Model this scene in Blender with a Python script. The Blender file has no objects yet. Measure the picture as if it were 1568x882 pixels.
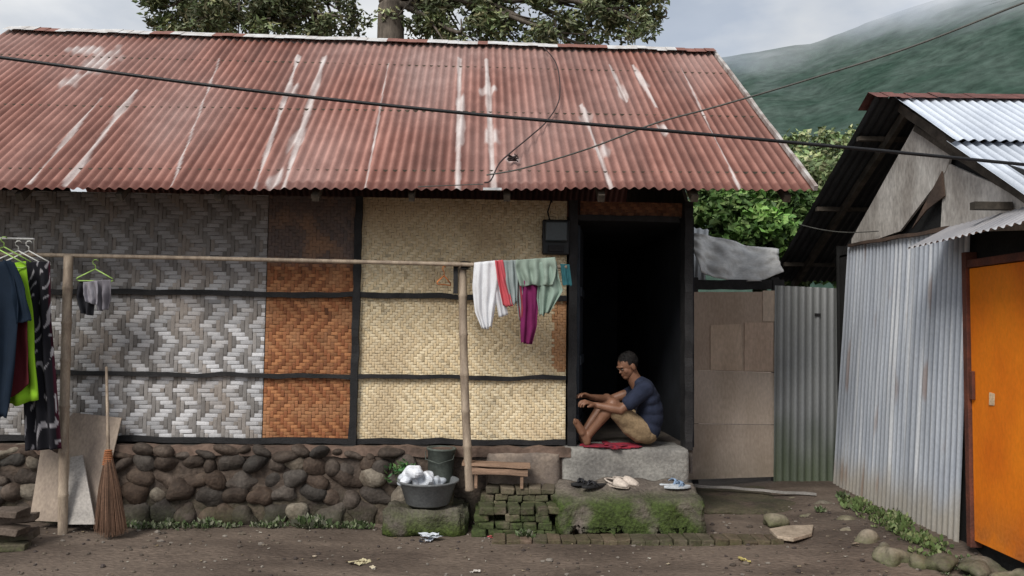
import bpy, bmesh, math, random
from mathutils import Vector, Matrix, noise
random.seed(7)
R=random.random
def U(a,b): return a+(b-a)*random.random()
F=1200.0; CX,CY=784.0,441.0
CAM=Vector((0,0,1.6))
RM=Matrix.Rotation(math.radians(93.05),3,'X')@Matrix.Rotation(math.radians(0.7),3,'Z')
# ---- survey helpers: photo bearing + a real plane -> metres
def ray(px,py): return RM@Vector(((px-CX)/F,(CY-py)/F,-1))
def hit(px,py,n,p):
    d=ray(px,py); return CAM+d*((p-CAM).dot(n)/d.dot(n))
def PY(px,py,Y): return hit(px,py,Vector((0,1,0)),Vector((0,Y,0)))
def PX(px,py,X): return hit(px,py,Vector((1,0,0)),Vector((X,0,0)))
def PZ(px,py,Z): return hit(px,py,Vector((0,0,1)),Vector((0,0,Z)))
YAW=math.radians(2.5)
HM=Matrix.Translation((0,6.74,0))@Matrix.Rotation(YAW,4,'Z'); HI=HM.inverted()
HN=(HM.to_3x3()@Vector((0,1,0)))
def H(px,py,yl=0.0): return HI@hit(px,py,HN,HM@Vector((0,yl,0)))
def N3(x,y,z): return noise.noise(Vector((x,y,z)))

# ---------------- materials
MATS={}
def M(name,c1,c2=None,scale=5,rough=.85,bump=.25,bscale=60,vcol=False,metal=0,moss=None,stretch=(1,1,1),fine=.25,spec=.3,dirt=None,bdist=.01):
    if name in MATS: return MATS[name]
    m=bpy.data.materials.new(name); m.use_nodes=True; nt=m.node_tree; n=nt.nodes; l=nt.links
    b=n['Principled BSDF']; b.inputs['Roughness'].default_value=rough; b.inputs['Metallic'].default_value=metal
    b.inputs['Specular IOR Level'].default_value=spec
    g=n.new('ShaderNodeNewGeometry'); mp=n.new('ShaderNodeMapping'); mp.inputs['Scale'].default_value=stretch
    l.new(g.outputs['Position'],mp.inputs['Vector'])
    def nz(s,det=6,src=mp.outputs['Vector']):
        t=n.new('ShaderNodeTexNoise'); t.inputs['Scale'].default_value=s; t.inputs['Detail'].default_value=det
        l.new(src,t.inputs['Vector']); return t
    def ramp(src,a,b_,ca=(0,0,0,1),cb=(1,1,1,1)):
        r=n.new('ShaderNodeValToRGB'); r.color_ramp.elements[0].position=a; r.color_ramp.elements[1].position=b_
        r.color_ramp.elements[0].color=ca; r.color_ramp.elements[1].color=cb; l.new(src,r.inputs[0]); return r
    def mix(f,a,b_,mode='MIX'):
        x=n.new('ShaderNodeMix'); x.data_type='RGBA'; x.blend_type=mode; x.clamp_result=False
        if hasattr(f,'is_output'): l.new(f,x.inputs[0])
        else: x.inputs[0].default_value=f
        for v,i in ((a,6),(b_,7)):
            if hasattr(v,'is_output'): l.new(v,x.inputs[i])
            else: x.inputs[i].default_value=(*v,1) if len(v)==3 else v
        return x.outputs[2]
    c2=c2 or tuple(v*.7 for v in c1)
    t=nz(scale); col=mix(ramp(t.outputs['Fac'],.38,.62).outputs[0],c1,c2)
    if vcol:
        a=n.new('ShaderNodeAttribute'); a.attribute_name='Col'; col=mix(1.0,a.outputs['Color'],col,'MULTIPLY')
    f=nz(bscale,4); k=1-fine
    col=mix(1.0,col,ramp(f.outputs['Fac'],.3,.7,(k,k,k,1),(1+fine*.5,)*3+(1,)).outputs[0],'MULTIPLY')
    sep=n.new('ShaderNodeSeparateXYZ'); l.new(g.outputs['Position'],sep.inputs[0])
    def zmask(z0,z1):
        mr=n.new('ShaderNodeMapRange'); mr.inputs[1].default_value=z0; mr.inputs[2].default_value=z1
        mr.inputs[3].default_value=1; mr.inputs[4].default_value=0; l.new(sep.outputs['Z'],mr.inputs[0]); return mr.outputs[0]
    def mul(a,b_,op='MULTIPLY'):
        x=n.new('ShaderNodeMath'); x.operation=op; x.use_clamp=True
        for v,i in ((a,0),(b_,1)):
            if hasattr(v,'is_output'): l.new(v,x.inputs[i])
            else: x.inputs[i].default_value=v
        return x.outputs[0]
    for spec_ in ([moss] if moss else [])+([dirt] if dirt else []):
        z0,z1,mc,amt=spec_
        t2=nz(4.5,8,g.outputs['Position']); fac=mul(ramp(t2.outputs['Fac'],.31,.49).outputs[0],mul(zmask(z0,z1),amt))
        t3=nz(45,5,g.outputs['Position']); mcol=mix(ramp(t3.outputs['Fac'],.35,.65).outputs[0],mc,tuple(v*.4 for v in mc))
        col=mix(fac,col,mcol)
    l.new(col,b.inputs['Base Color'])
    if bump>0:
        bn=n.new('ShaderNodeBump'); bn.inputs['Strength'].default_value=bump; bn.inputs['Distance'].default_value=bdist
        l.new(f.outputs['Fac'],bn.inputs['Height']); l.new(bn.outputs[0],b.inputs['Normal'])
    MATS[name]=m; return m

# ---------------- object helpers
PAR={}   # obj -> group
GROUPS={}
def grp(name,loc=(0,0,0)):
    e=bpy.data.objects.new(name,None); e.empty_display_size=.1; e.location=loc
    bpy.context.scene.collection.objects.link(e); GROUPS[e]=Vector(loc); return e
def obj(name,verts,faces,mat,par=None,mtx=None,smooth=False,cols=None,bevel=0,mats=None,fm=None):
    me=bpy.data.meshes.new(name)
    if mtx is not None: verts=[mtx@Vector(v) for v in verts]
    me.from_pydata([tuple(v) for v in verts],[],faces)
    if cols is not None:
        ca=me.color_attributes.new('Col','FLOAT_COLOR','POINT')
        flat=[]
        for c in cols: flat+= [c[0],c[1],c[2],1.0]
        ca.data.foreach_set('color',flat)
    for m_ in (mats or [mat]): me.materials.append(m_)
    if fm: me.polygons.foreach_set('material_index',fm)
    if smooth: me.polygons.foreach_set('use_smooth',[True]*len(me.polygons))
    me.update(); o=bpy.data.objects.new(name,me); bpy.context.scene.collection.objects.link(o)
    if bevel:
        b=o.modifiers.new('bev','BEVEL'); b.width=bevel; b.segments=2; b.limit_method='ANGLE'
    if par: PAR[o]=par
    return o
class MB:
    def __init__(s): s.v=[];s.f=[];s.c=[];s.m=[]
    def add(s,vs,fs,col=(1,1,1),mi=0):
        o=len(s.v); s.v+=[Vector(v) for v in vs]; s.f+=[tuple(i+o for i in f) for f in fs]; s.c+=[col]*len(vs); s.m+=[mi]*len(fs)
    def box(s,x0,x1,y0,y1,z0,z1,col=(1,1,1),j=0,mtx=None,mi=0):
        vs=[Vector((x,y,z)) for z in (z0,z1) for y in (y0,y1) for x in (x0,x1)]
        if j: vs=[v+Vector((U(-j,j),U(-j,j),U(-j,j))) for v in vs]
        if mtx is not None: vs=[mtx@v for v in vs]
        s.add(vs,[(0,2,3,1),(4,5,7,6),(0,1,5,4),(2,6,7,3),(0,4,6,2),(1,3,7,5)],col,mi)
    def tube(s,pts,rad,seg=8,col=(1,1,1),up=Vector((0.13,0.27,1)),mi=0,flat=1.0):
        pts=[Vector(p) for p in pts]; n=len(pts)
        if not hasattr(rad,'__len__'): rad=[rad]*n
        vs=[];fs=[]
        for i,p in enumerate(pts):
            t=(pts[min(i+1,n-1)]-pts[max(i-1,0)]).normalized()
            a=t.cross(up)
            if a.length<.05: a=t.cross(Vector((1,0,0)))
            a.normalize(); b=t.cross(a)
            for k in range(seg):
                an=2*math.pi*k/seg; vs.append(p+a*math.cos(an)*rad[i]+b*math.sin(an)*rad[i]*flat)
        for i in range(n-1):
            for k in range(seg):
                k2=(k+1)%seg; fs.append((i*seg+k,i*seg+k2,(i+1)*seg+k2,(i+1)*seg+k))
        fs.append(tuple(reversed(range(seg)))); fs.append(tuple((n-1)*seg+k for k in range(seg)))
        s.add(vs,fs,col,mi)
    def ell(s,c,r,mtx=None,seg=16,rings=10,col=(1,1,1),mi=0,nz=0,ns=8):
        c=Vector(c); vs=[];fs=[]
        if not hasattr(r,'__len__'): r=(r,r,r)
        vs.append(Vector((0,0,1)))
        for i in range(1,rings):
            th=math.pi*i/rings
            for k in range(seg):
                ph=2*math.pi*k/seg; vs.append(Vector((math.sin(th)*math.cos(ph),math.sin(th)*math.sin(ph),math.cos(th))))
        vs.append(Vector((0,0,-1)))
        for k in range(seg): fs.append((0,1+k,1+(k+1)%seg))
        for i in range(rings-2):
            for k in range(seg):
                a=1+i*seg+k;b=1+i*seg+(k+1)%seg; fs.append((a,a+seg,b+seg,b))
        L=len(vs)-1
        for k in range(seg): fs.append((L,1+(rings-2)*seg+(k+1)%seg,1+(rings-2)*seg+k))
        out=[]
        for v in vs:
            w=Vector((v.x*r[0],v.y*r[1],v.z*r[2]))
            if nz: w*=1+nz*noise.noise((w+c)*ns)
            if mtx is not None: w=mtx@w
            out.append(w+c)
        s.add(out,fs,col,mi)
    def limb(s,p0,r0,p1,r1,seg=12):
        p0=Vector(p0);p1=Vector(p1); s.ell(p0,r0,seg=seg,rings=8); s.ell(p1,r1,seg=seg,rings=8); s.tube([p0,p1],[r0*.99,r1*.99],seg)
    def chain(s,pts):
        for a,b in zip(pts,pts[1:]): s.limb(a[0],a[1],b[0],b[1])
    def lathe(s,prof,c,seg=32,mtx=None,col=(1,1,1),mi=0):
        vs=[];fs=[]; n=len(prof); c=Vector(c)
        for r,z in prof:
            for k in range(seg):
                a=2*math.pi*k/seg; w=Vector((r*math.cos(a),r*math.sin(a),z))
                if mtx is not None: w=mtx@w
                vs.append(w+c)
        for i in range(n-1):
            for k in range(seg):
                k2=(k+1)%seg; fs.append((i*seg+k,i*seg+k2,(i+1)*seg+k2,(i+1)*seg+k))
        s.add(vs,fs,col,mi)
    def prism(s,poly,n,th,col=(1,1,1),mi=0):
        n=Vector(n).normalized()*th; k=len(poly)
        vs=[Vector(p) for p in poly]+[Vector(p)+n for p in poly]
        fs=[tuple(range(k)),tuple(reversed(range(k,2*k)))]+[(i,i+k,(i+1)%k+k,(i+1)%k) for i in range(k)]
        s.add(vs,fs,col,mi)
    def out(s,name,mat,par=None,mtx=None,smooth=False,bevel=0,mats=None):
        o=obj(name,s.v,s.f,mat,par,mtx,smooth,s.c,bevel,mats,s.m if mats else None)
        bm=bmesh.new(); bm.from_mesh(o.data); bmesh.ops.recalc_face_normals(bm,faces=bm.faces); bm.to_mesh(o.data); bm.free()
        return o
def remesh(o,vs,sm=4):
    r=o.modifiers.new('rm','REMESH'); r.mode='VOXEL'; r.voxel_size=vs; r.use_smooth_shade=True
    s=o.modifiers.new('sm','SMOOTH'); s.iterations=sm; s.factor=.5
def beampts(mb,p0,p1,w,h,n=24,j=.004,col=(1,1,1),up=Vector((0,0,1))):
    p0=Vector(p0);p1=Vector(p1); t=(p1-p0).normalized(); a=t.cross(up)
    if a.length<.1: a=Vector((0,1,0)).cross(t)
    a.normalize(); b=a.cross(t).normalized(); vs=[];fs=[]; sd=U(0,99)
    for i in range(n+1):
        p=p0.lerp(p1,i/n); jj=a*N3(i*.4,sd,1)*j+b*N3(i*.4,sd,7)*j*1.6; ww=w*(1+.25*N3(i*.5,sd,3)); hh=h*(1+.25*N3(i*.5,sd,5))
        for sx,sy in ((-1,-1),(1,-1),(1,1),(-1,1)): vs.append(p+jj+a*sx*ww/2+b*sy*hh/2)
    for i in range(n):
        for k in range(4): fs.append((i*4+k,i*4+(k+1)%4,i*4+4+(k+1)%4,i*4+4+k))
    fs+= [(3,2,1,0),(n*4,n*4+1,n*4+2,n*4+3)]
    mb.add(vs,fs,col)
def corr(name,P00,P10,P01,P11,pitch,amp,nv,colf,mat,seg=8,par=None,th=True,edge=0,lap=0):
    P00,P10,P01,P11=[Vector(p) for p in (P00,P10,P01,P11)]
    Wd=((P10-P00).length+(P11-P01).length)/2; Ld=(P01-P00).length
    nrm=(P10-P00).cross(P01-P00).normalized()
    nu=max(8,int(Wd/pitch*seg)); vs=[];fs=[];cs=[]
    sd=U(0,50)
    for j in range(nv+1):
        v=j/nv
        for i in range(nu+1):
            u=i/nu; uu=u*Wd
            cr=math.cos(2*math.pi*uu/pitch)
            sheet=int(uu/.72); sv=edge*(N3(sheet*3.7,sd,0)) if edge else 0
            vv=v*(1) + (sv/Ld)*(1-v)
            p=P00.lerp(P10,u).lerp(P01.lerp(P11,u),vv)
            d=amp*cr+ .006*N3(uu*1.3,v*Ld*1.1,sd)+ (lap*(1 if sheet%2 else 0))
            vs.append(p+nrm*d); cs.append(colf(uu,v,cr,p,sheet))
    for j in range(nv):
        for i in range(nu):
            a=j*(nu+1)+i; fs.append((a,a+1,a+nu+2,a+nu+1))
    return obj(name,vs,fs,mat,par,None,True,cs)

# ---------------- world
scn=bpy.context.scene
w=bpy.data.worlds.new('World'); scn.world=w; w.use_nodes=True; nt=w.node_tree; n=nt.nodes; l=nt.links
n.clear(); out=n.new('ShaderNodeOutputWorld'); b1=n.new('ShaderNodeBackground'); b2=n.new('ShaderNodeBackground'); mx=n.new('ShaderNodeMixShader')
sk=n.new('ShaderNodeTexSky'); sk.sky_type='NISHITA'; sk.sun_disc=False
SD=Vector((-.55,-1,1.05)).normalized()
sk.sun_elevation=math.asin(SD.z); sk.sun_rotation=math.atan2(SD.x,SD.y)
l.new(sk.outputs[0],b1.inputs[0]); b1.inputs[1].default_value=.11
tc=n.new('ShaderNodeTexCoord'); mp=n.new('ShaderNodeMapping'); mp.inputs['Scale'].default_value=(1,1,2.2)
l.new(tc.outputs['Generated'],mp.inputs[0])
t=n.new('ShaderNodeTexNoise'); t.inputs['Scale'].default_value=3.2; t.inputs['Detail'].default_value=7; t.inputs['Roughness'].default_value=.5; l.new(mp.outputs[0],t.inputs[0])
r=n.new('ShaderNodeValToRGB'); r.color_ramp.elements[0].position=.40; r.color_ramp.elements[1].position=.56
r.color_ramp.elements[0].color=(.55,.55,.55,1); r.color_ramp.elements[1].color=(1,1,1,1); l.new(t.outputs['Fac'],r.inputs[0]); l.new(r.outputs[0],mx.inputs[0])
t2=n.new('ShaderNodeTexNoise'); t2.inputs['Scale'].default_value=4; t2.inputs['Detail'].default_value=8; t2.inputs['Roughness'].default_value=.45; l.new(mp.outputs[0],t2.inputs[0])
r2=n.new('ShaderNodeValToRGB'); r2.color_ramp.elements[0].position=.35; r2.color_ramp.elements[1].position=.65
r2.color_ramp.elements[0].color=(.66,.69,.73,1); r2.color_ramp.elements[1].color=(.94,.95,.96,1); l.new(t2.outputs['Fac'],r2.inputs[0]); l.new(r2.outputs[0],b2.inputs[0]); b2.inputs[1].default_value=1.0
l.new(b1.outputs[0],mx.inputs[1]); l.new(b2.outputs[0],mx.inputs[2]); l.new(mx.outputs[0],out.inputs[0])
sl=bpy.data.lights.new('sun','SUN'); sl.energy=3.1; sl.angle=math.radians(24); sl.color=(1,.96,.9)
so=bpy.data.objects.new('sun',sl); scn.collection.objects.link(so); so.rotation_euler=(-SD).to_track_quat('-Z','Y').to_euler(); so.location=(-5,-8,12)
cd=bpy.data.cameras.new('camera'); cam=bpy.data.objects.new('camera',cd); scn.collection.objects.link(cam)
cam.location=CAM; cam.rotation_euler=RM.to_euler(); cd.lens=36*F/1568; cd.clip_end=5000; scn.camera=cam
scn.view_settings.view_transform='Standard'; scn.view_settings.look='None'; scn.view_settings.exposure=0

# ---------------- ground
def gz(x,y):
    d=.018*N3(x*.9,y*.9,0)+.008*N3(x*4,y*4,3)+.004*N3(x*14,y*14,5)
    d-= .03*max(0,min(1,(5.75-y)/.25))
    d+= .07*max(0,min(1,(x-2.2)/.6))*max(0,min(1,(y-5.2)/.6))
    return d
def grid_axis(lo,hi,step,far):
    a=[lo+i*step for i in range(int((hi-lo)/step)+1)]
    k=step*2; x=a[-1]
    while x<far: x+=k; k*=1.5; a.append(x)
    k=step*2; x=a[0]; pre=[]
    while x>-far: x-=k; k*=1.5; pre.append(x)
    return pre[::-1]+a
xs=grid_axis(-5,5,.04,1500); ys=grid_axis(4.2,9,.04,1500)
vs=[(x,y,gz(x,y) if abs(x)<6 and 3<y<10 else 0) for y in ys for x in xs]
nx=len(xs); fs=[(j*nx+i,j*nx+i+1,(j+1)*nx+i+1,(j+1)*nx+i) for j in range(len(ys)-1) for i in range(nx-1)]
mg=M('dirt',(.165,.127,.10),(.088,.066,.052),scale=1.5,bump=.7,bscale=38,fine=.35,rough=.8,stretch=(.6,1.6,1),bdist=.02)
obj('ground',vs,fs,mg,smooth=True)
mb=MB()
for i in range(1500):
    y=4.6+R()**.7*2.6; x=U(-4.5,4.0); s=U(.004,.014)*(1.7 if R()<.06 else 1)
    c=random.choice([(.16,.13,.1),(.1,.08,.065),(.24,.21,.18),(.07,.055,.05)])
    mb.ell((x,y,gz(x,y)+s*.3),(s*U(.8,1.5),s*U(.8,1.3),s*.7),seg=6,rings=4,col=c,nz=.3,ns=60)
mb.out('gravel',M('pebble',(1,1,1),(.7,.7,.7),vcol=True,scale=40,bump=0))

# ---------------- house
house=grp('bamboo_house',HM@Vector((-1.5,1.6,0)))
m_black=M('black_wood',(.022,.021,.022),(.012,.012,.013),scale=8,bump=.4,bscale=70,rough=.7)
mw=M('woven_bamboo',(1,1,1),(.84,.82,.8),scale=2.2,vcol=True,bump=.5,bscale=150,rough=.7,fine=.18,stretch=(1,1,1),bdist=.004)
ZS=H(300,676).z; ZT=2.72
XR=H(1062,500).x; XL=-5.35
def weave(name,x0,x1,z0,z1,cell,ca,cb,per,jit=.12,colfn=None,three=False):
    ni=int((x1-x0)/cell)+1; nj=int((z1-z0)/cell)+1; mb=MB()
    P=6 if three else 4; Hf=P//2
    def s(j):
        k=j%(2*per); return k if k<per else 2*per-k
    hh=[[((i+s(j))%P)<Hf for j in range(nj)] for i in range(ni)]
    g=.04
    def fl(a0,a1,c0,horiz):
        prof=[(0,.001),(.22,-.006),(.78,-.006),(1,.001)]; vs=[]
        e=cell*g; jj=U(-1,1)*cell*.07; j2=U(-1,1)*cell*.07
        for t,d in prof:
            al=a0+(a1-a0)*t; jx=jj+(j2-jj)*t
            if horiz: vs+=[(al,d,c0+e+jx),(al,d-.0015,c0+cell*.5+jx),(al,d,c0+cell-e+jx)]
            else: vs+=[(c0+e+jx,d,al),(c0+cell*.5+jx,d-.0015,al),(c0+cell-e+jx,d,al)]
        def cl(v):
            x=min(max(v[0],x0),x1); z=min(max(v[2],z0),z1); return (x,v[1]-.01,z)
        vs=[cl(v) for v in vs]
        fs=[]
        for k in range(3):
            for q in range(2):
                a=k*3+q; fs.append((a,a+3,a+4,a+1))
        base=ca if horiz else cb
        xm=sum(v[0] for v in vs)/len(vs); zm=sum(v[2] for v in vs)/len(vs)
        f=1+U(-jit,jit)-(.3 if R()<.04 else 0)
        c=tuple(b*f for b in base)
        if colfn: c=colfn(xm,zm,c,horiz)
        mb.add(vs,fs,c)
    for j in range(nj):
        i=0
        while i<ni:
            if hh[i][j]:
                k=i
                while k<ni and hh[k][j]: k+=1
                fl(x0+(i-.18)*cell,x0+(k+.18)*cell,z0+j*cell,True); i=k
            else: i+=1
    for i in range(ni):
        j=0
        while j<nj:
            if not hh[i][j]:
                k=j
                while k<nj and not hh[i][k]: k+=1
                fl(z0+(j-.18)*cell,z0+(k+.18)*cell,x0+i*cell,False); j=k
            else: j+=1
    mb.out(name,mw,house,HM)
xA=H(405,560).x; xB=H(540,560).x; xC=H(866,560).x
def lerp3(a,b,t): return tuple(a[i]+(b[i]-a[i])*t for i in range(3))
def sst(a,b,x):
    t=max(0,min(1,(x-a)/(b-a))); return t*t*(3-2*t)
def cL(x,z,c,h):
    t=sst(1.7,2.3,z+.2*N3(x*2,z*3,1)); w=N3(x*1.7,z*1.9,9)  # darker top: eave shade mixed into the strip colour, with some stain
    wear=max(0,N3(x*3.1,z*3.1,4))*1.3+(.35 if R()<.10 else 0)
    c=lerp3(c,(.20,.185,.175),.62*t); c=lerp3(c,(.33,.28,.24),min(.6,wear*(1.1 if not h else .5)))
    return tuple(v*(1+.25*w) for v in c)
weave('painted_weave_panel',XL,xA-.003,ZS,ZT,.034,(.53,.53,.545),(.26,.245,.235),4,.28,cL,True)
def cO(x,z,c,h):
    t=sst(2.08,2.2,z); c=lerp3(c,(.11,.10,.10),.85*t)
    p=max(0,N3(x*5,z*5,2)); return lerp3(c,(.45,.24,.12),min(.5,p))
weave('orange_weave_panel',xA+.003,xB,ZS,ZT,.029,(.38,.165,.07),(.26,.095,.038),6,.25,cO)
xO=H(846,520).x
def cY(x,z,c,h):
    t=sst(2.1,2.5,z); c=lerp3(c,(.36,.27,.17),.45*t)  # shade under the eave painted into the upper strips
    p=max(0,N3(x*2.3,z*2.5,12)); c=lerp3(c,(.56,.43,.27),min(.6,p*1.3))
    if x>xO+.03*N3(z*9,0,0) and 1.25<z<1.85: c=lerp3(c,(.42,.16,.05),.75)
    return c
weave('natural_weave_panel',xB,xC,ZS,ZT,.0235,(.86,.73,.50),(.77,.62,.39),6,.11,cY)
xD0=H(888,330).x; xD1=H(1048,330).x
zDT=H(960,341).z
weave('transom_weave_panel',xD0,xD1,zDT+.06,ZT,.026,(.22,.10,.05),(.15,.065,.035),6,.2,None)
mb=MB(); mb.box(XL,xC,.004,.05,ZS,ZT); mb.box(xD0,xD1,.004,.05,zDT+.05,ZT)
mb.out('wall_backing',M('dark_backing',(.12,.10,.08),rough=.9),house,HM)
mb=MB()
def hb(py,x0,x1,hgt,y=-.035,d=.04,j=.012):
    z=H(600,py).z; beampts(mb,(x0,y,z),(x1,y,z),d,hgt,60,j)
hb(453,XL,xC,.045); hb(576,XL,xC,.036); hb(675,XL,xC,.045,y=-.03)
z0=ZS-.02
beampts(mb,(xB+.02,-.042,z0),(xB+.03,-.042,ZT),.06,.05,30,.01,up=Vector((0,1,0)))
beampts(mb,(XL,-.042,z0),(XL,-.042,ZT),.06,.06,20,.01,up=Vector((0,1,0)))
xj=H(872,500).x; beampts(mb,(xj+.02,-.03,.6),(xj+.02,-.03,ZT),.07,.08,30,.006,up=Vector((0,1,0)))
xk=H(1050,500).x; beampts(mb,(xk,-.03,.6),(xk,-.03,ZT),.07,.15,30,.006,up=Vector((0,1,0)))
beampts(mb,(xj+.06,-.02,zDT+.03),(xk-.07,-.02,zDT+.03),.07,.05,12,.004)
mb.out('timber_frame',m_black,house,HM)
m_in=M('dark_inner_wall',(.022,.025,.032),(.014,.016,.02),scale=3,bump=.2)  # near-black, slightly blue base colour for the inner walls
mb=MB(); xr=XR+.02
mb.box(xr-.05,xr,.055,3.6,.6,2.62); mb.box(XL,XL+.05,.055,3.6,.6,2.62); mb.box(XL+.05,xr-.05,3.55,3.6,.6,2.62)
mb.box(XL+.05,xr-.05,.1,3.54,2.56,2.6); mb.box(xC-.5,xC-.46,.06,3.5,.62,2.55)
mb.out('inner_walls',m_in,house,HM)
mb=MB(); mb.box(XL+.05,xr-.05,-.08,3.54,.4,.615)
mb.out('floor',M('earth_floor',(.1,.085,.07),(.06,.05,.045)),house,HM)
mb=MB(); th=math.radians(80); mt=Matrix.Translation((xj+.08,.06,0))@Matrix.Rotation(th,4,'Z')
mb.box(0,.72,-.015,.015,.65,zDT-.02,mtx=mt)
for k in (.75,1.3,1.9): mb.box(.04,.68,-.03,-.016,k,k+.08,mtx=mt)
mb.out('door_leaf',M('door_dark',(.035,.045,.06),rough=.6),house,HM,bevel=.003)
# roof
EY=-.8; RY=1.83
eR=H(1238,291,EY); rR=H(1100,80,RY); rL=H(14,46,RY); eM=H(20,288,EY)
sl_=(eR.z-eM.z)/(eR.x-eM.x)
def ept(x): return Vector((x,EY,eR.z+(x-eR.x)*sl_))
slr=(rR.z-rL.z)/(rR.x-rL.x)
def rpt(x): return Vector((x,RY,rR.z+(x-rR.x)*slr))
RX1=(eR.x+rR.x)/2; RX0=rL.x
E0,E1,R0,R1=[HM@p for p in (ept(RX0),ept(RX1),rpt(RX0),rpt(RX1))]
rn=(E1-E0).cross(R0-E0).normalized()
ud=(E1-E0).normalized()
def ruv(px,py):
    p=hit(px,py,rn,E0); q=p-E0; u=q.dot(ud); v=(q-ud*u).length/ (R0-E0).length; return u,v
streaks=[]
for a,b,wd in [((50,275),(150,150),.014),((106,276),(202,140),.018),((392,285),(452,80),.016),((436,283),(492,80),.022),((701,288),(699,80),.018),((756,288),(740,82),.020),
    ((936,288),(888,155),.012),((1000,150),(966,86),.02),((955,140),(930,86),.014),((560,285),(590,90),.006),((265,280),(330,90),.006),((1130,285),(1040,90),.006)]:
    ua,va=ruv(*a); ub,vb=ruv(*b); streaks.append((ua,ub,min(va,vb),max(va,vb),va,vb,wd))
patches=[]
for px,py,ru,rv in [(425,272,.06,.05),(455,205,.07,.07),(445,130,.05,.05),(745,130,.09,.05),(752,205,.09,.06),(895,170,.07,.05),(922,226,.07,.04),(150,90,.16,.12),(110,120,.1,.06),(185,165,.06,.08),(120,260,.05,.06),(980,110,.06,.05),(950,130,.05,.06),(130,75,.2,.04),(705,180,.03,.2),(785,240,.05,.02),(1010,190,.05,.04)]:
    u,v=ruv(px,py); patches.append((u,v,ru,rv))
def rcol(u,v,cr,p,sheet):
    k=.5+.5*cr
    n1=N3(u*6,v*2.2,1); n2=N3(u*1.2,v*1.5,5); n3=N3(u*22,v*9,8)
    base=lerp3((.135,.05,.036),(.39,.19,.15),k*.85+.15*n3)
    f=1+.26*n1+.34*n2+.22*N3(sheet*5.3,0,2)
    base=tuple(b*f for b in base)
    base=lerp3(base,(.34,.25,.23),max(0,min(.6,n2*.9+.22*v)))
    if v<.035: base=lerp3(base,(.10,.03,.02),.6)
    wt=0
    for ua,ub,v0,v1,va,vb,wd in streaks:
        if v0-.02<=v<=v1+.02:
            uc=ua+(ub-ua)*((v-va)/(vb-va) if vb!=va else 0); d=abs(u-uc)/(wd*(1+.8*N3(v*9,uc,3)))
            if d<1.3: wt=max(wt,min(1,1.6-d)*(.8+.4*N3(v*12,uc*3,6)))
    for pu,pv,ru,rv in patches:
        d=math.hypot((u-pu)/ru,(v-pv)/rv)+.8*N3(u*14,v*16,4)
        if d<1: wt=max(wt,min(.9,(1-d)*2.2)*(.35+.65*k))
    if v>.965: wt=max(wt,.55+.5*N3(u*3,0,9))
    return lerp3(base,(.62,.57,.55),max(0,min(.95,wt)))
m_roof=M('rusty_tin',(1,1,1),(.8,.76,.75),scale=5,vcol=True,bump=.15,bscale=90,rough=.6,fine=.15,spec=.3,stretch=(1,1,1))
corr('front_roof',E0,E1,R0,R1,.076,.011,110,rcol,m_roof,8,house,edge=.05,lap=.004)
B0,B1=[HM@Vector((x,4.5,2.66)) for x in (RX0,RX1)]
corr('back_roof',B1,B0,R1,R0,.076,.011,10,lambda u,v,c,p,s:(.2,.08,.06),m_roof,6,house)
mb=MB(); nseg=70
for s_ in range(nseg):
    a=s_/nseg; b=(s_+1.02)/nseg; pa=R0.lerp(R1,a); pb=R0.lerp(R1,b)
    up=Vector((0,0,.035+.012*N3(s_*.35,0,0))); fr=Vector((0,-.13,-.075+.012*N3(s_*.6,3,0))); bk=Vector((0,.13,-.08))
    c=(.62,.62,.62) if N3(s_*.17,5,2)>-.12 else (.25,.1,.07)
    mb.add([pa+up+fr,pb+up+fr,pb+up*1.2,pa+up*1.2,pb+up+bk,pa+up+bk],[(0,1,2,3),(3,2,4,5)],c)
mb.out('ridge_cap',M('ridge_tin',(1,1,1),(.75,.7,.66),vcol=True,scale=9,rough=.5,bump=.3),house)
mb=MB()
for k in range(11):
    x=RX0+.2+(RX1-RX0-.4)*k/10; beampts(mb,ept(x)+Vector((0,.06,-.06)),rpt(x)+Vector((0,0,-.08)),.05,.06,6,.003)
for t_ in (.1,.45,.8): beampts(mb,ept(RX0).lerp(rpt(RX0),t_)+Vector((0,0,-.028)),ept(RX1).lerp(rpt(RX1),t_)+Vector((0,0,-.028)),.04,.03,20,.004)
mb.out('rafters',M('old_timber',(.10,.08,.06),(.05,.04,.03),scale=9),house,HM)
mb=MB()
beampts(mb,ept(RX1-.01)+Vector((.01,-.01,.012)),rpt(RX1-.01)+Vector((.01,0,.012)),.03,.04,20,.003)
mb.out('verge_strip',M('verge_tin',(.5,.48,.46),(.25,.2,.18),scale=6),house,HM)
mb=MB()
for x in (XR-.02,XL+.02): mb.prism([(x,.05,2.6),(x,3.6,2.6),(x,RY,rR.z-.15)],(1,0,0),.03)
mb.out('gables',M('old_timber',(0,0,0)),house,HM)
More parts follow.
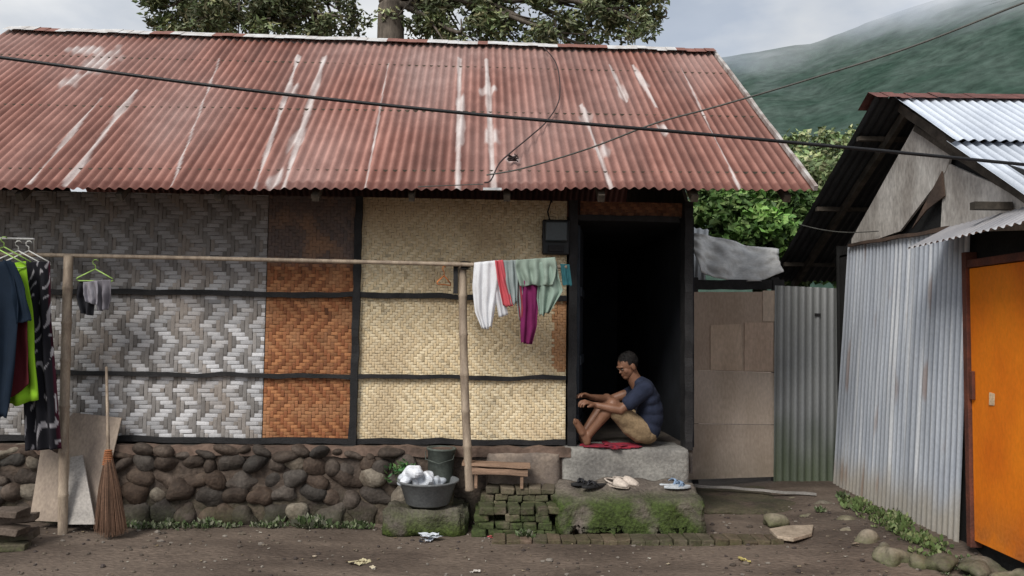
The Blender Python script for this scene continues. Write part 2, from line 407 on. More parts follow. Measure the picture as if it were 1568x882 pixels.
def rough_block(name,x0,x1,y0,y1,z0,z1,mat,par=None,mtx=None,d=.05,amp=.012,ns=5,rnd=.02):
    nxx=max(2,int((x1-x0)/d)); nyy=max(2,int((y1-y0)/d)); nzz=max(2,int((z1-z0)/d))
    idx={}; vs=[]; fs=[]
    def vid(i,j,k):
        if (i,j,k) not in idx:
            p=Vector((x0+(x1-x0)*i/nxx,y0+(y1-y0)*j/nyy,z0+(z1-z0)*k/nzz)); c=Vector(((x0+x1)/2,(y0+y1)/2,(z0+z1)/2))
            e=(i in (0,nxx))+(j in (0,nyy))+(k in (0,nzz))
            if e>=2:
                q=p-c; p=p-Vector((math.copysign(rnd,q.x) if i in (0,nxx) else 0,math.copysign(rnd,q.y) if j in (0,nyy) else 0,math.copysign(rnd,q.z) if k in (0,nzz) else 0))*.6
            p+=Vector((N3(p.x*ns,p.y*ns,p.z*ns+9),N3(p.x*ns+7,p.y*ns,p.z*ns),N3(p.x*ns,p.y*ns+5,p.z*ns)))*amp*1.6
            idx[(i,j,k)]=len(vs); vs.append(p)
        return idx[(i,j,k)]
    for i in range(nxx):
        for j in range(nyy):
            for k,fl_ in ((0,1),(nzz,0)):
                q=[vid(i,j,k),vid(i+1,j,k),vid(i+1,j+1,k),vid(i,j+1,k)]; fs.append(tuple(q[::-1] if fl_ else q))
    for i in range(nxx):
        for k in range(nzz):
            for j,fl_ in ((0,0),(nyy,1)):
                q=[vid(i,j,k),vid(i+1,j,k),vid(i+1,j,k+1),vid(i,j,k+1)]; fs.append(tuple(q[::-1] if fl_ else q))
    for j in range(nyy):
        for k in range(nzz):
            for i,fl_ in ((0,1),(nxx,0)):
                q=[vid(i,j,k),vid(i,j+1,k),vid(i,j+1,k+1),vid(i,j,k+1)]; fs.append(tuple(q[::-1] if fl_ else q))
    return obj(name,vs,fs,mat,par,mtx,True)
# foundation : stones bedded in mortar
m_mort=M('mortar',(.105,.078,.06),(.055,.042,.035),scale=4,bump=.8,bscale=30,fine=.35,moss=(-.1,.3,(.06,.08,.025),.5),bdist=.02)
rough_block('foundation_core',XL-.02,xj,-.155,.3,-.1,ZS-.03,m_mort,house,HM,d=.05,amp=.014)
mb=MB(); beampts(mb,(XL,-.125,ZS-.05),(xj-.0,-.125,ZS-.05),.10,.075,90,.014)
mb.out('plaster_ledge',M('brown_plaster',(.19,.13,.10),(.10,.07,.055),scale=3,bump=.6,bscale=25,bdist=.02),house,HM)
mb=MB(); zz=-.03
xe=H(606,750,-.15).x
for ri,hh_ in enumerate([.19,.145,.13,.12,.08]):
    x=XL+U(-.1,.1)
    while x<xe:
        wd=U(.12,.30)*(1 if ri<3 else .8)
        g_=U(.6,1.3); warm=U(-.008,.012)
        c=(.085*g_+warm,.068*g_,.056*g_-warm*.5)
        if R()<.08: c=(.22,.19,.15)
        mt=Matrix.Rotation(U(-.45,.45),3,'Y')@Matrix.Rotation(U(-.3,.3),3,'X')
        mb.ell((x+wd/2,-.15+U(-.02,.015),zz+hh_/2+U(-.03,.03)),(wd*.54,U(.05,.085),hh_*.56*U(.8,1.15)),mt,seg=20,rings=14,col=c,nz=.75,ns=6.5)
        x+=wd*U(.9,1.02)
    zz+=hh_*.95
mb.out('foundation_stones',M('river_stone',(1,1,1),(.6,.56,.54),vcol=True,scale=9,bump=.6,bscale=40,fine=.35,rough=.8,bdist=.015,moss=(-.05,.16,(.07,.09,.03),.6)),house,HM,smooth=True)
# concrete threshold block
bx0=H(860,700,-.18).x; bx1=H(1057,700,-.18).x
m_conc=M('worn_concrete',(.30,.29,.265),(.18,.172,.16),scale=3.5,bump=.6,bscale=40,fine=.3,bdist=.012)
rough_block('threshold_block',bx0,bx1,-.17,.25,.05,.622,m_conc,house,HM,d=.035,amp=.006)
rough_block('plaster_patch',H(745,690,-.12).x,bx0-.01,-.20,.05,.05,.585,M('patch_plaster',(.27,.215,.17),(.16,.13,.11),scale=4,bump=.5,bscale=35,bdist=.015),house,HM,d=.04,amp=.012)
# electricity meter
em=grp('electricity_meter',HM@Vector((H(851,362).x,-.1,H(851,362).z)))
a=H(831,332,-.1); b=H(872,392,-.1); mb=MB()
mb.box(a.x,b.x,-.10,-.045,b.z+.01,a.z-.02); o=mb.out('case',M('meter_black',(.018,.02,.022),(.012,.012,.014),rough=.5,bump=.05),em,HM,bevel=.014)
mb=MB(); cx_=(a.x+b.x)/2; mb.box(a.x+.02,b.x-.02,-.135,-.103,(a.z+b.z)/2-.05,a.z-.035); mb.out('window',M('meter_glass',(.03,.04,.045),rough=.3,bump=0,spec=.4),em,HM,bevel=.02)
mb=MB(); mb.box(a.x+.05,b.x-.05,-.125,-.103,b.z+.035,b.z+.09); mb.tube([(cx_-.05,-.06,a.z-.03),(cx_-.07,-.06,a.z+.05),(cx_-.04,-.05,a.z+.15),(cx_-.03,-.05,2.7)],.008,6); mb.out('terminal',m_black,em,HM,bevel=.004)

# ---------------- steps
ST=.345
m_moss=M('mossy_stone',(.17,.145,.12),(.10,.082,.07),scale=5,bump=.9,bscale=38,fine=.35,moss=(.25,.33,(.060,.092,.018),.95),bdist=.02)
m_moss2=M('mossy_boulder',(.15,.13,.11),(.08,.065,.055),scale=5,bump=.9,bscale=38,fine=.35,moss=(.03,.26,(.07,.10,.02),1.0),bdist=.02)
m_brick=M('mossy_brick',(1,1,1),(.65,.62,.6),vcol=True,scale=8,bump=.6,bscale=50,fine=.3,moss=(.16,.40,(.055,.082,.022),.9),bdist=.012)
p0=PY(852,800,6.08); p1=PY(1086,800,6.08)
sst_o=rough_block('stone_step',p0.x,p1.x,6.18,6.60,-.03,ST+.03,m_moss,d=.025,amp=.022,ns=6,rnd=.03)
for v in sst_o.data.vertices:
    if v.co.z>.1: v.co.z-=.26*max(0,6.6-v.co.y)
def brick(mb,cx,cy,z,l_=.2,w_=.1,h_=.055,ang=0,c=None,tw=.06):
    g=U(.7,1.2); c=c or random.choice([(.17,.12,.09),(.18,.14,.11),(.13,.10,.08),(.22,.17,.13)]); c=tuple(v*g for v in c)
    mt=Matrix.Translation((cx,cy,z))@Matrix.Rotation(ang+U(-tw,tw),4,'Z')@Matrix.Rotation(U(-.05,.05),4,'Y')
    mb.box(-l_/2,l_/2,-w_/2,w_/2,0,h_,c,.008,mt)
mb=MB()
xa=PY(722,800,6.1).x; xb=PY(850,800,6.1).x
for layer in range(4):
    x=xa+(.05 if layer%2 else 0)+U(-.02,.02)
    while x<xb-.04:
        bw=U(.095,.125)
        if R()>.06:
            for yy in (6.22,6.42): brick(mb,x+bw/2,yy+U(-.02,.02)+layer*.012,layer*.056,.2,bw*.93,.055,math.pi/2,None,.12)
        x+=bw
for layer in range(4,6):
    x=xa+.05+(.05 if layer%2 else 0)
    while x<xb-.02:
        brick(mb,x+.055,6.46+U(-.015,.015),layer*.056,.2,.105,.055,math.pi/2,None,.1); x+=.113
mb.out('brick_steps',m_brick,bevel=.010)
mb=MB()
for k in range(21):
    q0=PZ(764+ (1185-764)*k/20.0,826,0.02); brick(mb,q0.x,q0.y+U(-.012,.012),-.02,.2,.1,.06,math.pi/2,random.choice([(.16,.11,.085),(.13,.1,.08)]))
mb.out('brick_edging',M('path_brick',(1,1,1),(.6,.58,.55),vcol=True,scale=8,bump=.6,bscale=50,fine=.3,moss=(-.03,.1,(.07,.10,.025),.6),bdist=.012),bevel=.008)
p0=PY(586,800,6.15); p1=PY(712,800,6.15)
rough_block('basin_stone',p0.x,p1.x,6.12,6.6,-.03,.20,m_moss2,d=.03,amp=.03,ns=6,rnd=.05)
m_bas=M('grey_plastic',(.17,.18,.185),(.13,.135,.14),scale=6,rough=.5,bump=.05)
bc=PY(655,770,6.3); bc.z=.215
mb=MB(); mb.lathe([(.001,0),(.16,0),(.172,.01),(.225,.17),(.245,.178),(.247,.19),(.235,.192),(.215,.18),(.165,.02),(.001,.012)],bc,40); mb.out('washing_basin',m_bas,smooth=True)
mb=MB(); bk=PY(674,735,6.5); mt=Matrix.Rotation(.03,3,'Y')
mb.lathe([(.001,.0),(.095,.0),(.098,.01),(.112,.27),(.122,.275),(.122,.29),(.108,.29),(.095,.03),(.001,.02)],(bk.x,6.48,.34),32,mt)
mb.tube([Vector((bk.x-.12,6.48,.6)),Vector((bk.x-.11,6.38,.55)),Vector((bk.x,6.345,.52)),Vector((bk.x+.11,6.38,.55)),Vector((bk.x+.12,6.48,.6))],.004,6)
mb.out('bucket',M('green_grey_plastic',(.095,.11,.095),(.07,.08,.07),scale=9,rough=.6,bump=.1),smooth=True)
mb=MB()
for k in range(3): brick(mb,bk.x,6.48,.16+k*.06,.22,.2,.055)
mb.out('brick_stack',m_brick,bevel=.006)
mb=MB()
for k,(px,py,rr) in enumerate([(632,728,.085),(650,735,.07),(622,738,.06),(668,738,.06)]):
    q=PY(px,py,6.28+.03*k); mb.ell(q,(rr,rr*.8,rr*.85),seg=28,rings=18,nz=1.1,ns=16,col=(.8,.82,.86) if k<2 else (.55,.58,.62))
mb.out('plastic_bags',M('bag_plastic',(1,1,1),(.8,.82,.85),vcol=True,scale=20,rough=.3,bump=.3,bscale=40))
bn=grp('wooden_stool',PY(760,712,6.40)); mb=MB(); m_pl=M('worn_plank',(.34,.22,.15),(.2,.13,.09),scale=6,stretch=(1,6,6),bump=.3)
a=PY(708,706,6.38); b=PY(812,714,6.38)
beampts(mb,(a.x,6.40,a.z-.015),(b.x,6.40,a.z-.035),.17,.022,8,.003); beampts(mb,(a.x+.06,6.34,a.z-.07),(b.x-.02,6.34,a.z-.08),.03,.05,6,.003); beampts(mb,(a.x+.06,6.47,a.z-.07),(b.x-.02,6.47,a.z-.08),.03,.05,6,.003)
for xx in (a.x+.1,b.x-.08):
    mb.box(xx,xx+.025,6.34,6.47,.33,a.z-.03)
mb.out('plank_top',m_pl,bn,bevel=.003)

# ---------------- bamboo drying rack
rack=grp('bamboo_clothes_rack',(-1.4,6.3,1.0))
m_bam=M('dry_bamboo',(.40,.32,.24),(.27,.21,.16),scale=7,stretch=(4,4,.7),bump=.2,rough=.6)
def bamboo(mb,p0,p1,r,nl=.32):
    p0=Vector(p0);p1=Vector(p1); L=(p1-p0).length; pts=[];rs=[]; s=0
    while s<L:
        seg=nl*U(.85,1.15)
        for ds,rr in ((0,1.0),(.012,1.16),(.028,1.0),(seg*.5,.96)):
            if s+ds<L: pts.append(s+ds); rs.append(r*rr)
        s+=seg
    pts.append(L); rs.append(r); bend=Vector((U(-.02,.02),0,U(-.01,.01)))
    mb.tube([p0.lerp(p1,q/L)+bend*math.sin(q/L*math.pi) for q in pts],rs,12)
mb=MB()
a=PY(97,800,6.1); b=PY(105,392,6.22); bamboo(mb,(a.x,a.y,-.05),b,.036)
a=PY(719,752,6.34); b=PY(708,404,6.34); bamboo(mb,a,b,.034)
mb.out('posts',m_bam,rack,smooth=True)
mb=MB(); a=PY(-60,388,6.25); b=PY(868,409,6.27); bamboo(mb,a,b,.017,.4); mb.out('crosspole',m_bam,rack,smooth=True)
POLE=lambda px: PY(-60,388,6.25).lerp(PY(868,409,6.27),(px+60)/928)
mb=MB()
for k in range(5):
    q=POLE(712); mb.ell((q.x+.0,6.31,q.z-.03+k*.014),(.045,.05,.006),seg=14,rings=5)
q=PY(698,425,6.33); mb.box(q.x-.018,q.x+.018,6.3,6.34,q.z-.13,q.z+.12,j=.003); mb.out('lashing',m_black,rack)

# ---------------- clothes
def cloth(mb,L,Rr,Y,folds,amp,col,nv=26,nu=30,yb=.0,seed=0,pat=None):
    def samp(P,t):
        k=t*(len(P)-1); i=min(int(k),len(P)-2); f=k-i; return (P[i][0]+(P[i+1][0]-P[i][0])*f,P[i][1]+(P[i+1][1]-P[i][1])*f)
    vs=[];fs=[];cs=[]
    for j in range(nv+1):
        t=j/nv; l_=samp(L,t); r_=samp(Rr,t)
        for i in range(nu+1):
            u=i/nu; px=l_[0]+(r_[0]-l_[0])*u; py=l_[1]+(r_[1]-l_[1])*u
            y=Y+yb*t+amp*(.25+.75*min(1,t*2))*math.sin(folds*2*math.pi*u+seed+1.2*N3(u*3,t*2,seed))+amp*.8*N3(u*5,t*3,seed+4)
            if j==nv: py+=5*N3(u*4,seed,2)
            vs.append(PY(px,py,Y)+Vector((0,y-Y,0)))
            cs.append(pat(u,t) if pat else col)
    for j in range(nv):
        for i in range(nu):
            a=j*(nu+1)+i; fs.append((a,a+1,a+nu+2,a+nu+1))
    o=len(mb.v); mb.v+=vs; mb.f+=[tuple(q+o for q in f) for f in fs]; mb.c+=cs; mb.m+=[0]*len(fs)
m_cl=M('fabric',(1,1,1),(.9,.89,.88),vcol=True,scale=10,rough=.92,bump=.25,bscale=220,fine=.1,spec=.1,bdist=.002)
def garment(name,parts,par=None):
    mb=MB()
    for p in parts: cloth(mb,**p)
    o=mb.out(name,m_cl,par,smooth=True); s=o.modifiers.new('s','SOLIDIFY'); s.thickness=.003; return o
garment('white_shirt',[dict(L=[(726,402),(723,440),(727,478),(738,504)],Rr=[(766,398),(764,430),(760,460),(752,503)],Y=6.24,folds=3,amp=.018,col=(.72,.73,.76),seed=1),
    dict(L=[(752,400),(756,440),(764,486)],Rr=[(772,400),(770,440),(778,482)],Y=6.25,folds=2,amp=.012,col=(.66,.67,.7),seed=2)])
garment('pink_cloth',[dict(L=[(758,399),(762,430),(770,468)],Rr=[(770,398),(776,430),(786,470)],Y=6.22,folds=1.5,amp=.014,col=(.55,.10,.12),seed=5)])
garment('grey_cloth',[dict(L=[(766,399),(770,430),(779,470)],Rr=[(792,398),(793,428),(792,462)],Y=6.235,folds=2.5,amp=.016,col=(.30,.35,.35),seed=7),
    dict(L=[(786,412),(788,440),(795,492)],Rr=[(798,412),(800,440),(802,478)],Y=6.255,folds=2,amp=.01,col=(.24,.27,.26),seed=17)])
garment('magenta_cloth',[dict(L=[(797,430),(799,470),(797,500),(798,526)],Rr=[(826,428),(824,470),(822,500),(815,527)],Y=6.24,folds=2,amp=.018,col=(.16,.02,.085),seed=9),
    dict(L=[(790,432),(793,460),(796,492)],Rr=[(800,432),(802,460),(801,485)],Y=6.25,folds=1,amp=.01,col=(.25,.04,.06),seed=19)])
garment('sage_shirt',[dict(L=[(790,398),(789,410),(792,424),(796,438)],Rr=[(850,394),(852,410),(850,424),(846,436)],Y=6.215,folds=4,amp=.022,col=(.27,.34,.29),seed=11),
    dict(L=[(820,402),(824,430),(822,458),(826,484)],Rr=[(852,400),(856,425),(862,445),(842,478)],Y=6.23,folds=2.5,amp=.02,col=(.25,.33,.28),seed=13)])
garment('teal_rag',[dict(L=[(858,404),(860,420),(862,438)],Rr=[(872,405),(874,420),(876,436)],Y=6.26,folds=1,amp=.01,col=(.03,.11,.13),seed=3)])
def patm(u,t):
    s=abs(math.sin(u*9+t*26+3*N3(u*3,t*6,1))); return (.30,.29,.31) if s>.94 and N3(u*6,t*9,3)>.0 else ((.035,.008,.015) if u>.92 else (.016,.016,.02))
garment('patterned_sarong',[dict(L=[(34,402),(30,480),(32,560),(36,690)],Rr=[(76,400),(76,480),(82,560),(92,688)],Y=6.0,folds=3,amp=.025,col=(0,0,0),nv=120,nu=70,seed=2,pat=patm)])
garment('neon_green_shirt',[dict(L=[(-25,408),(-28,470),(-26,540),(-20,628)],Rr=[(40,400),(50,470),(54,540),(60,612)],Y=5.92,folds=3,amp=.025,col=(.26,.50,.03),seed=6)])
garment('navy_tshirt',[dict(L=[(-70,410),(-72,480),(-66,560),(-60,640)],Rr=[(18,398),(32,470),(26,560),(14,640)],Y=5.82,folds=2.5,amp=.03,col=(.012,.02,.034),seed=8),
    dict(L=[(5,398),(18,440),(22,470),(26,496)],Rr=[(22,402),(38,440),(46,470),(50,490)],Y=5.8,folds=1,amp=.02,col=(.012,.021,.036),seed=12)])
garment('maroon_shirt',[dict(L=[(-30,520),(-30,560),(-28,600),(-25,640)],Rr=[(44,470),(44,520),(45,560),(46,588)],Y=5.87,folds=2,amp=.02,col=(.08,.014,.018),seed=4)])
garment('small_laundry',[dict(L=[(122,432),(119,455),(126,480)],Rr=[(146,430),(147,455),(144,484)],Y=6.22,folds=2,amp=.02,col=(.03,.03,.035),seed=4),
    dict(L=[(140,430),(142,450),(148,476)],Rr=[(170,428),(172,450),(168,474)],Y=6.20,folds=2.5,amp=.018,col=(.17,.16,.18),seed=14),
    dict(L=[(128,432),(129,450),(132,462)],Rr=[(150,430),(152,450),(150,468)],Y=6.18,folds=2,amp=.015,col=(.26,.25,.28),seed=24)])
def hanger(name,px,py,Y,w_,col,rot=0):
    c=PY(px,py,Y); mb=MB(); mt=Matrix.Translation(c)@Matrix.Rotation(rot,4,'Z')
    pts=[(0,0,.0),(-.0,0,.03)]+[(.022*math.sin(a),0,.055-.022*math.cos(a)) for a in [ -x for x in (0.3,1.0,1.8,2.6,3.4,4.2)]]
    mb.tube([mt@Vector(p) for p in pts],.004,6)
    mb.tube([mt@Vector(p) for p in [(0,0,0),(-w_*.5,0,-w_*.28),(-w_*.52,0,-w_*.34),(-w_*.45,0,-w_*.37),(0,0,-w_*.36),(w_*.45,0,-w_*.37),(w_*.52,0,-w_*.34),(w_*.5,0,-w_*.28),(0,0,0)]],.005,6)
    mb.out(name,M('plastic_'+col[0],col[1],rough=.4,bump=0,fine=.05),smooth=True)
gr=('lime',(.40,.62,.16)); wh=('white',(.75,.75,.72)); og=('orange',(.7,.22,.06))
hanger('clothes_hanger',146,412,6.22,.26,gr,.2); hanger('clothes_hanger',680,422,6.27,.2,og,1.1)
hanger('clothes_hanger',28,384,6.0,.34,wh,.5); hanger('clothes_hanger',6,378,5.9,.36,gr,.7); hanger('clothes_hanger',44,384,6.05,.3,wh,.3); hanger('clothes_hanger',-2,382,5.85,.36,gr,.3)
mb=MB(); a=PY(-90,363,5.95); b=PY(52,366,5.95); mb.tube([a,b],.008,8); mb.tube([b,POLE(52)],.005,6); mb.out('hanging_rail',M('metal_rail',(.6,.6,.6),rough=.3,metal=.5,bump=0))

# ---------------- boards, broom
m_ply=M('weathered_plywood',(.36,.29,.23),(.25,.20,.165),scale=4,stretch=(1,1,.5),bump=.25,fine=.2)
mb=MB()
def lean(mb,P,Yb,Yt,py0,py1,th=.012):
    pts=[]
    for px,py in P:
        t=(py-py0)/(py1-py0); Y=Yb+(Yt-Yb)*t; pts.append(PY(px,py,Y))
    mb.prism(pts,(0,1,0),th)
lean(mb,[(45,797),(62,690),(112,632),(186,640),(172,700),(150,802)],6.2,6.46,802,632); mb.out('plywood_sheet',m_ply)
mb=MB(); lean(mb,[(100,803),(108,700),(126,697),(146,803)],6.12,6.3,803,697); mb.out('plywood_offcut',M('pale_board',(.42,.39,.36),(.3,.28,.26),scale=5))
br=grp('broom',PY(170,740,6.1)); mb=MB()
a=PY(166,700,6.05); b=PY(163,562,6.36); mb.tube([a,b],[.013,.010],8); mb.out('handle',m_bam,br,smooth=True)
mb=MB(); c0=PY(166,690,6.05)
for k in range(9): mb.ell((c0.x,c0.y,c0.z-k*.013),(.03+.002*k,.028,.009),seg=16,rings=5)
mb.out('binding',M('twine_orange',(.36,.14,.06),(.25,.10,.045),scale=30),br,smooth=True)
mb=MB()
for k in range(480):
    a_=U(0,6.28); r_=math.sqrt(R()); top=Vector((c0.x+.022*r_*math.cos(a_),c0.y+.02*r_*math.sin(a_),c0.z-.05+U(-.03,.03)))
    bt=PY(170,803,6.0); bot=Vector((bt.x+.125*r_*math.cos(a_)+U(-.01,.01),bt.y+.05*r_*math.sin(a_),.0+U(0,.05)+.03*abs(math.cos(a_))*r_))
    mid=top.lerp(bot,.45)+Vector((.012*r_*math.cos(a_),0,0)); g=U(.5,1.2)
    mb.tube([top,mid,bot],[.0025,.0022,.0012],4,(.20*g,.115*g,.075*g))
mb.out('bristles',M('coconut_rib',(1,1,1),(.8,.8,.8),vcol=True,bump=0),br)

# ---------------- footwear
def shoe(name,px,py,Yz,ang,L,c_s,c_u,clog=False,side=.055):
    z=Yz; p=PZ(px,py,z); g=grp(name,p)
    for k,s in enumerate((-1,1)):
        mt=Matrix.Translation(p)@Matrix.Rotation(ang+s*U(.02,.2),4,'Z')@Matrix.Translation((U(-.02,.02),s*side,0))
        mb=MB(); n_=20; pts=[]
        for i in range(n_):
            a=2*math.pi*i/n_; x=math.cos(a)*L/2; wv=.042+.010*math.cos(a)-.006*math.cos(2*a); pts.append((x,math.sin(a)*wv,0))
        vs=[mt@Vector(q) for q in pts]+[mt@Vector((q[0],q[1],.02)) for q in pts]
        mb.add(vs,[tuple(range(n_))[::-1],tuple(range(n_,2*n_))]+[(i,(i+1)%n_,(i+1)%n_+n_,i+n_) for i in range(n_)])
        mb.out('sole',M('sole_'+name,c_s,rough=.6,bump=.1),g,bevel=.004)
        mb=MB()
        if clog:
            vs=[];fs=[]
            for j in range(9):
                x=-.0+L*.5*j/8; rr=.05*math.sqrt(max(0,1-(j/8.3)**3)); hh_=.055*(1-(j/8.5)**2)+.01
                for i in range(11):
                    a=math.pi*i/10; vs.append(mt@Vector((x*.98,math.cos(a)*rr,.012+math.sin(a)*hh_)))
            for j in range(8):
                for i in range(10): q=j*11+i; fs.append((q,q+1,q+12,q+11))
            mb.add(vs,fs); mb.tube([mt@Vector(q) for q in [(0,.05,.03),(-.06,.05,.045),(-.105,.02,.05),(-.105,-.02,.05),(-.06,-.05,.045),(0,-.05,.03)]],.007,6)
        else:
            for s2 in (-1,1):
                mb.tube([mt@Vector(q) for q in [(L*.28,0,.02),(L*.18,s2*.018,.045),(L*.05,s2*.038,.04),(-.01,s2*.046,.015)]],[.006,.009,.009,.006],6,flat=.5)
            mb.tube([mt@Vector(q) for q in [(L*.1,.046,.02),(L*.12,.02,.052),(L*.12,-.02,.052),(L*.1,-.046,.02)]],[.014]*4,8,flat=.4)
        o=mb.out('upper',M('upper_'+name,c_u,rough=.6,bump=.1),g,smooth=True)
        if clog: o.modifiers.new('s','SOLIDIFY').thickness=.006
zs=ST-.006
shoe('black_sandals',903,744,zs,3.6,.25,(.02,.02,.022),(.03,.03,.035))
shoe('cream_clogs',952,744,zs,-.75,.26,(.55,.47,.40),(.60,.52,.45),True)
shoe('white_sandals',1036,745,zs,.3,.23,(.6,.64,.68),(.25,.35,.5))

# ---------------- man
man=grp('seated_man',PY(945,640,6.8))
YM=6.80
def m_(px,py,dy=0): return PY(px,py,YM+dy)
m_skin=M('skin',(.21,.105,.065),(.175,.085,.05),scale=14,rough=.5,bump=.12,bscale=120,fine=.08,spec=.35,bdist=.002)
m_navy=M('navy_tshirt_cloth',(.020,.026,.050),(.014,.019,.038),scale=14,rough=.95,bump=.3,bscale=60,fine=.15,bdist=.006)
m_khaki=M('khaki_cloth',(.30,.215,.125),(.22,.155,.09),scale=12,rough=.95,bump=.3,bscale=60,bdist=.006)
m_hair=M('black_hair',(.010,.009,.009),(.016,.014,.013),scale=40,rough=.7,bump=.6,bscale=150,spec=.15)
mb=MB()
def leg(mb,hip,knee,ank,heel,toe):
    mb.chain([(hip,.07),(hip.lerp(knee,.5),.066),(knee,.055),(knee.lerp(ank,.3),.052),(knee.lerp(ank,.7),.038),(ank,.033)])
    mid=heel.lerp(toe,.5)
    mb.chain([(ank,.033),(heel,.032)]); mb.chain([(heel,.03),(mid+(ank-mid)*.25,.034),(heel.lerp(toe,.82),.03)]); mb.chain([(heel.lerp(toe,.4)+Vector((0,-.014,0)),.03),(heel.lerp(toe,.85)+Vector((0,-.014,0)),.026)])
    d=(toe-heel).normalized(); side=Vector((0.15,1,0)).normalized()
    for k in range(5):
        b_=heel.lerp(toe,.84)+side*(-.036+.018*k); mb.chain([(b_,.012),(b_+d*(.024-.002*abs(k-1)),.0115-.0006*k)])
leg(mb,m_(984,658,.10),m_(929,612,.13),m_(893,664,.06),m_(893,675,.06),m_(876,636,.05))
leg(mb,m_(984,660,-.10),m_(938,619,-.17),m_(900,668,-.14),m_(899,677,-.14),m_(879,640,-.17))
def arm(mb,sh,el,wr):
    mb.chain([(sh,.055),(sh.lerp(el,.45),.047),(el,.038),(el.lerp(wr,.3),.038),(wr,.025)])
nwr=m_(910,620,-.20); fwr=m_(905,608,.0)
arm(mb,m_(987,597,-.165),m_(950,628,-.23),nwr); arm(mb,m_(981,596,.165),m_(934,612,.15),fwr)
mb.chain([(m_(980,594,0),.07),(m_(971,580,-.01),.060),(m_(965,570,-.02),.055)])
o=mb.out('body',m_skin,man); remesh(o,.006,3)
def hand(name,wr,d,nrm,curl=.6,scale=1.0,th_side=1):
    d=d.normalized(); sd=d.cross(nrm).normalized(); nn=sd.cross(d).normalized(); mb=MB()
    for s in (-.028,-.01,.01,.028):
        mb.chain([(wr+sd*s*.6*scale,.018*scale),(wr+(d*.085+sd*s)*scale,.0135*scale)])
    for k,(s,L) in enumerate(((-.031,.066),(-.011,.078),(.011,.073),(.031,.056))):
        p=wr+(d*.085+sd*s)*scale; a=0; pts=[(p,.0098*scale)]
        dd=d+sd*s*3
        for q in range(3):
            a+=curl*(.6 if q==0 else .8); p=p+(dd.normalized()*math.cos(a)+nn*math.sin(a))*L*scale*(.42,.32,.26)[q]; pts.append((p,(.0092,.0085,.0075)[q]*scale))
        mb.chain(pts)
    s=th_side; p=wr+(d*.025+sd*s*.026)*scale
    mb.chain([(p,.0145*scale),(p+(d*.035+sd*s*.026+nn*.01)*scale,.012*scale),(p+(d*.062+sd*s*.034+nn*.022)*scale,.0095*scale)])
    o=mb.out(name,m_skin,man); remesh(o,.0035,2)
hand('left_hand',nwr,m_(893,614,-.25)-nwr,Vector((-.4,.1,-1)),.75,1.0,1)
hand('right_hand',fwr,m_(886,601,-.06)-fwr,Vector((-.2,-.3,-1)),.6,1.0,-1)
mb=MB()
def tor(px,py,rx,ry,rz): mb.ell(m_(px,py,0),(rx,ry,rz),seg=20,rings=12)
tor(990,655,.125,.165,.12); tor(994,640,.12,.165,.12); tor(994,625,.118,.17,.11); tor(990,610,.115,.185,.1); tor(987,601,.108,.188,.09); tor(985,593,.095,.175,.075); tor(979,585,.07,.11,.05)
mb.chain([(m_(987,596,-.155),.075),(m_(969,613,-.205),.066),(m_(964,617,-.215),.066)])
mb.chain([(m_(981,596,.155),.075),(m_(960,606,.17),.066)])
o=mb.out('tshirt',m_navy,man); remesh(o,.009,6)
d_=o.modifiers.new('d','DISPLACE'); tx=bpy.data.textures.new('folds','CLOUDS'); tx.noise_scale=.11; d_.texture=tx; d_.strength=.016; d_.mid_level=.5
mb=MB()
mb.ell(m_(988,663,0),(.11,.165,.095),seg=20,rings=10)
mb.chain([(m_(984,661,-.09),.095),(m_(958,641,-.135),.090),(m_(947,631,-.16),.082)])
mb.chain([(m_(984,658,.10),.10),(m_(955,633,.12),.088)])
mb.chain([(m_(978,666,-.11),.07),(m_(961,654,-.135),.062),(m_(952,643,-.15),.055)])
o=mb.out('shorts',m_khaki,man); remesh(o,.009,5)
d_=o.modifiers.new('d','DISPLACE'); d_.texture=tx; d_.strength=.012
fw=Vector((-1,-.42,-.50)).normalized(); lf=Vector((0,0,1)).cross(fw).normalized(); upv=fw.cross(lf)
hc=m_(961,560,-.03); HMx=Matrix.Translation(hc)@Matrix((fw,lf,upv)).transposed().to_4x4()
def hl(x,y,z): return HMx@Vector((x,y,z))
hr=HMx.to_3x3()
mb=MB()
def he(x,y,z,a,b,c): mb.ell(hl(x,y,z),(a,b,c),hr,seg=20,rings=14)
he(-.01,0,.02,.092,.074,.092); he(.02,0,-.03,.066,.062,.07); he(.045,0,-.075,.038,.036,.03); he(.03,0,-.06,.045,.052,.035)
he(.078,0,.022,.014,.05,.012); he(.088,0,-.022,.014,.010,.010); he(.082,0,-.005,.010,.008,.022); he(.081,0,-.022,.010,.016,.009)
he(.074,0,-.05,.014,.022,.006); he(.073,0,-.06,.013,.019,.006)
he(.045,.034,-.022,.030,.026,.034); he(.045,-.034,-.022,.030,.026,.034)
for s in (-1,1): he(-.008,s*.077,-.01,.02,.009,.032)
mb.chain([(hl(-.015,0,-.05),.05),(m_(972,583,0),.060)])
o=mb.out('head',m_skin,man); remesh(o,.0035,3)
mb=MB()
for s in (-1,1): mb.ell(hl(.077,s*.031,.002),(.008,.012,.0055),hr,mi=0); mb.ell(hl(.081,s*.031,.001),(.005,.006,.005),hr,mi=1); mb.ell(hl(.083,s*.031,.021),(.008,.02,.004),hr,mi=1)
mb.ell(hl(.084,0,-.0545),(.007,.018,.0015),hr,mi=2)
mb.out('eyes_and_mouth',None,man,smooth=True,mats=[M('eye_white',(.30,.27,.24),bump=0),m_hair,M('lips',(.12,.04,.03),bump=0)])
mb=MB(); mb.ell(hl(-.018,0,.03),(.094,.079,.091),hr,seg=40,rings=28,nz=.05,ns=45)
inv=HMx.inverted(); hv=[inv@v for v in mb.v]
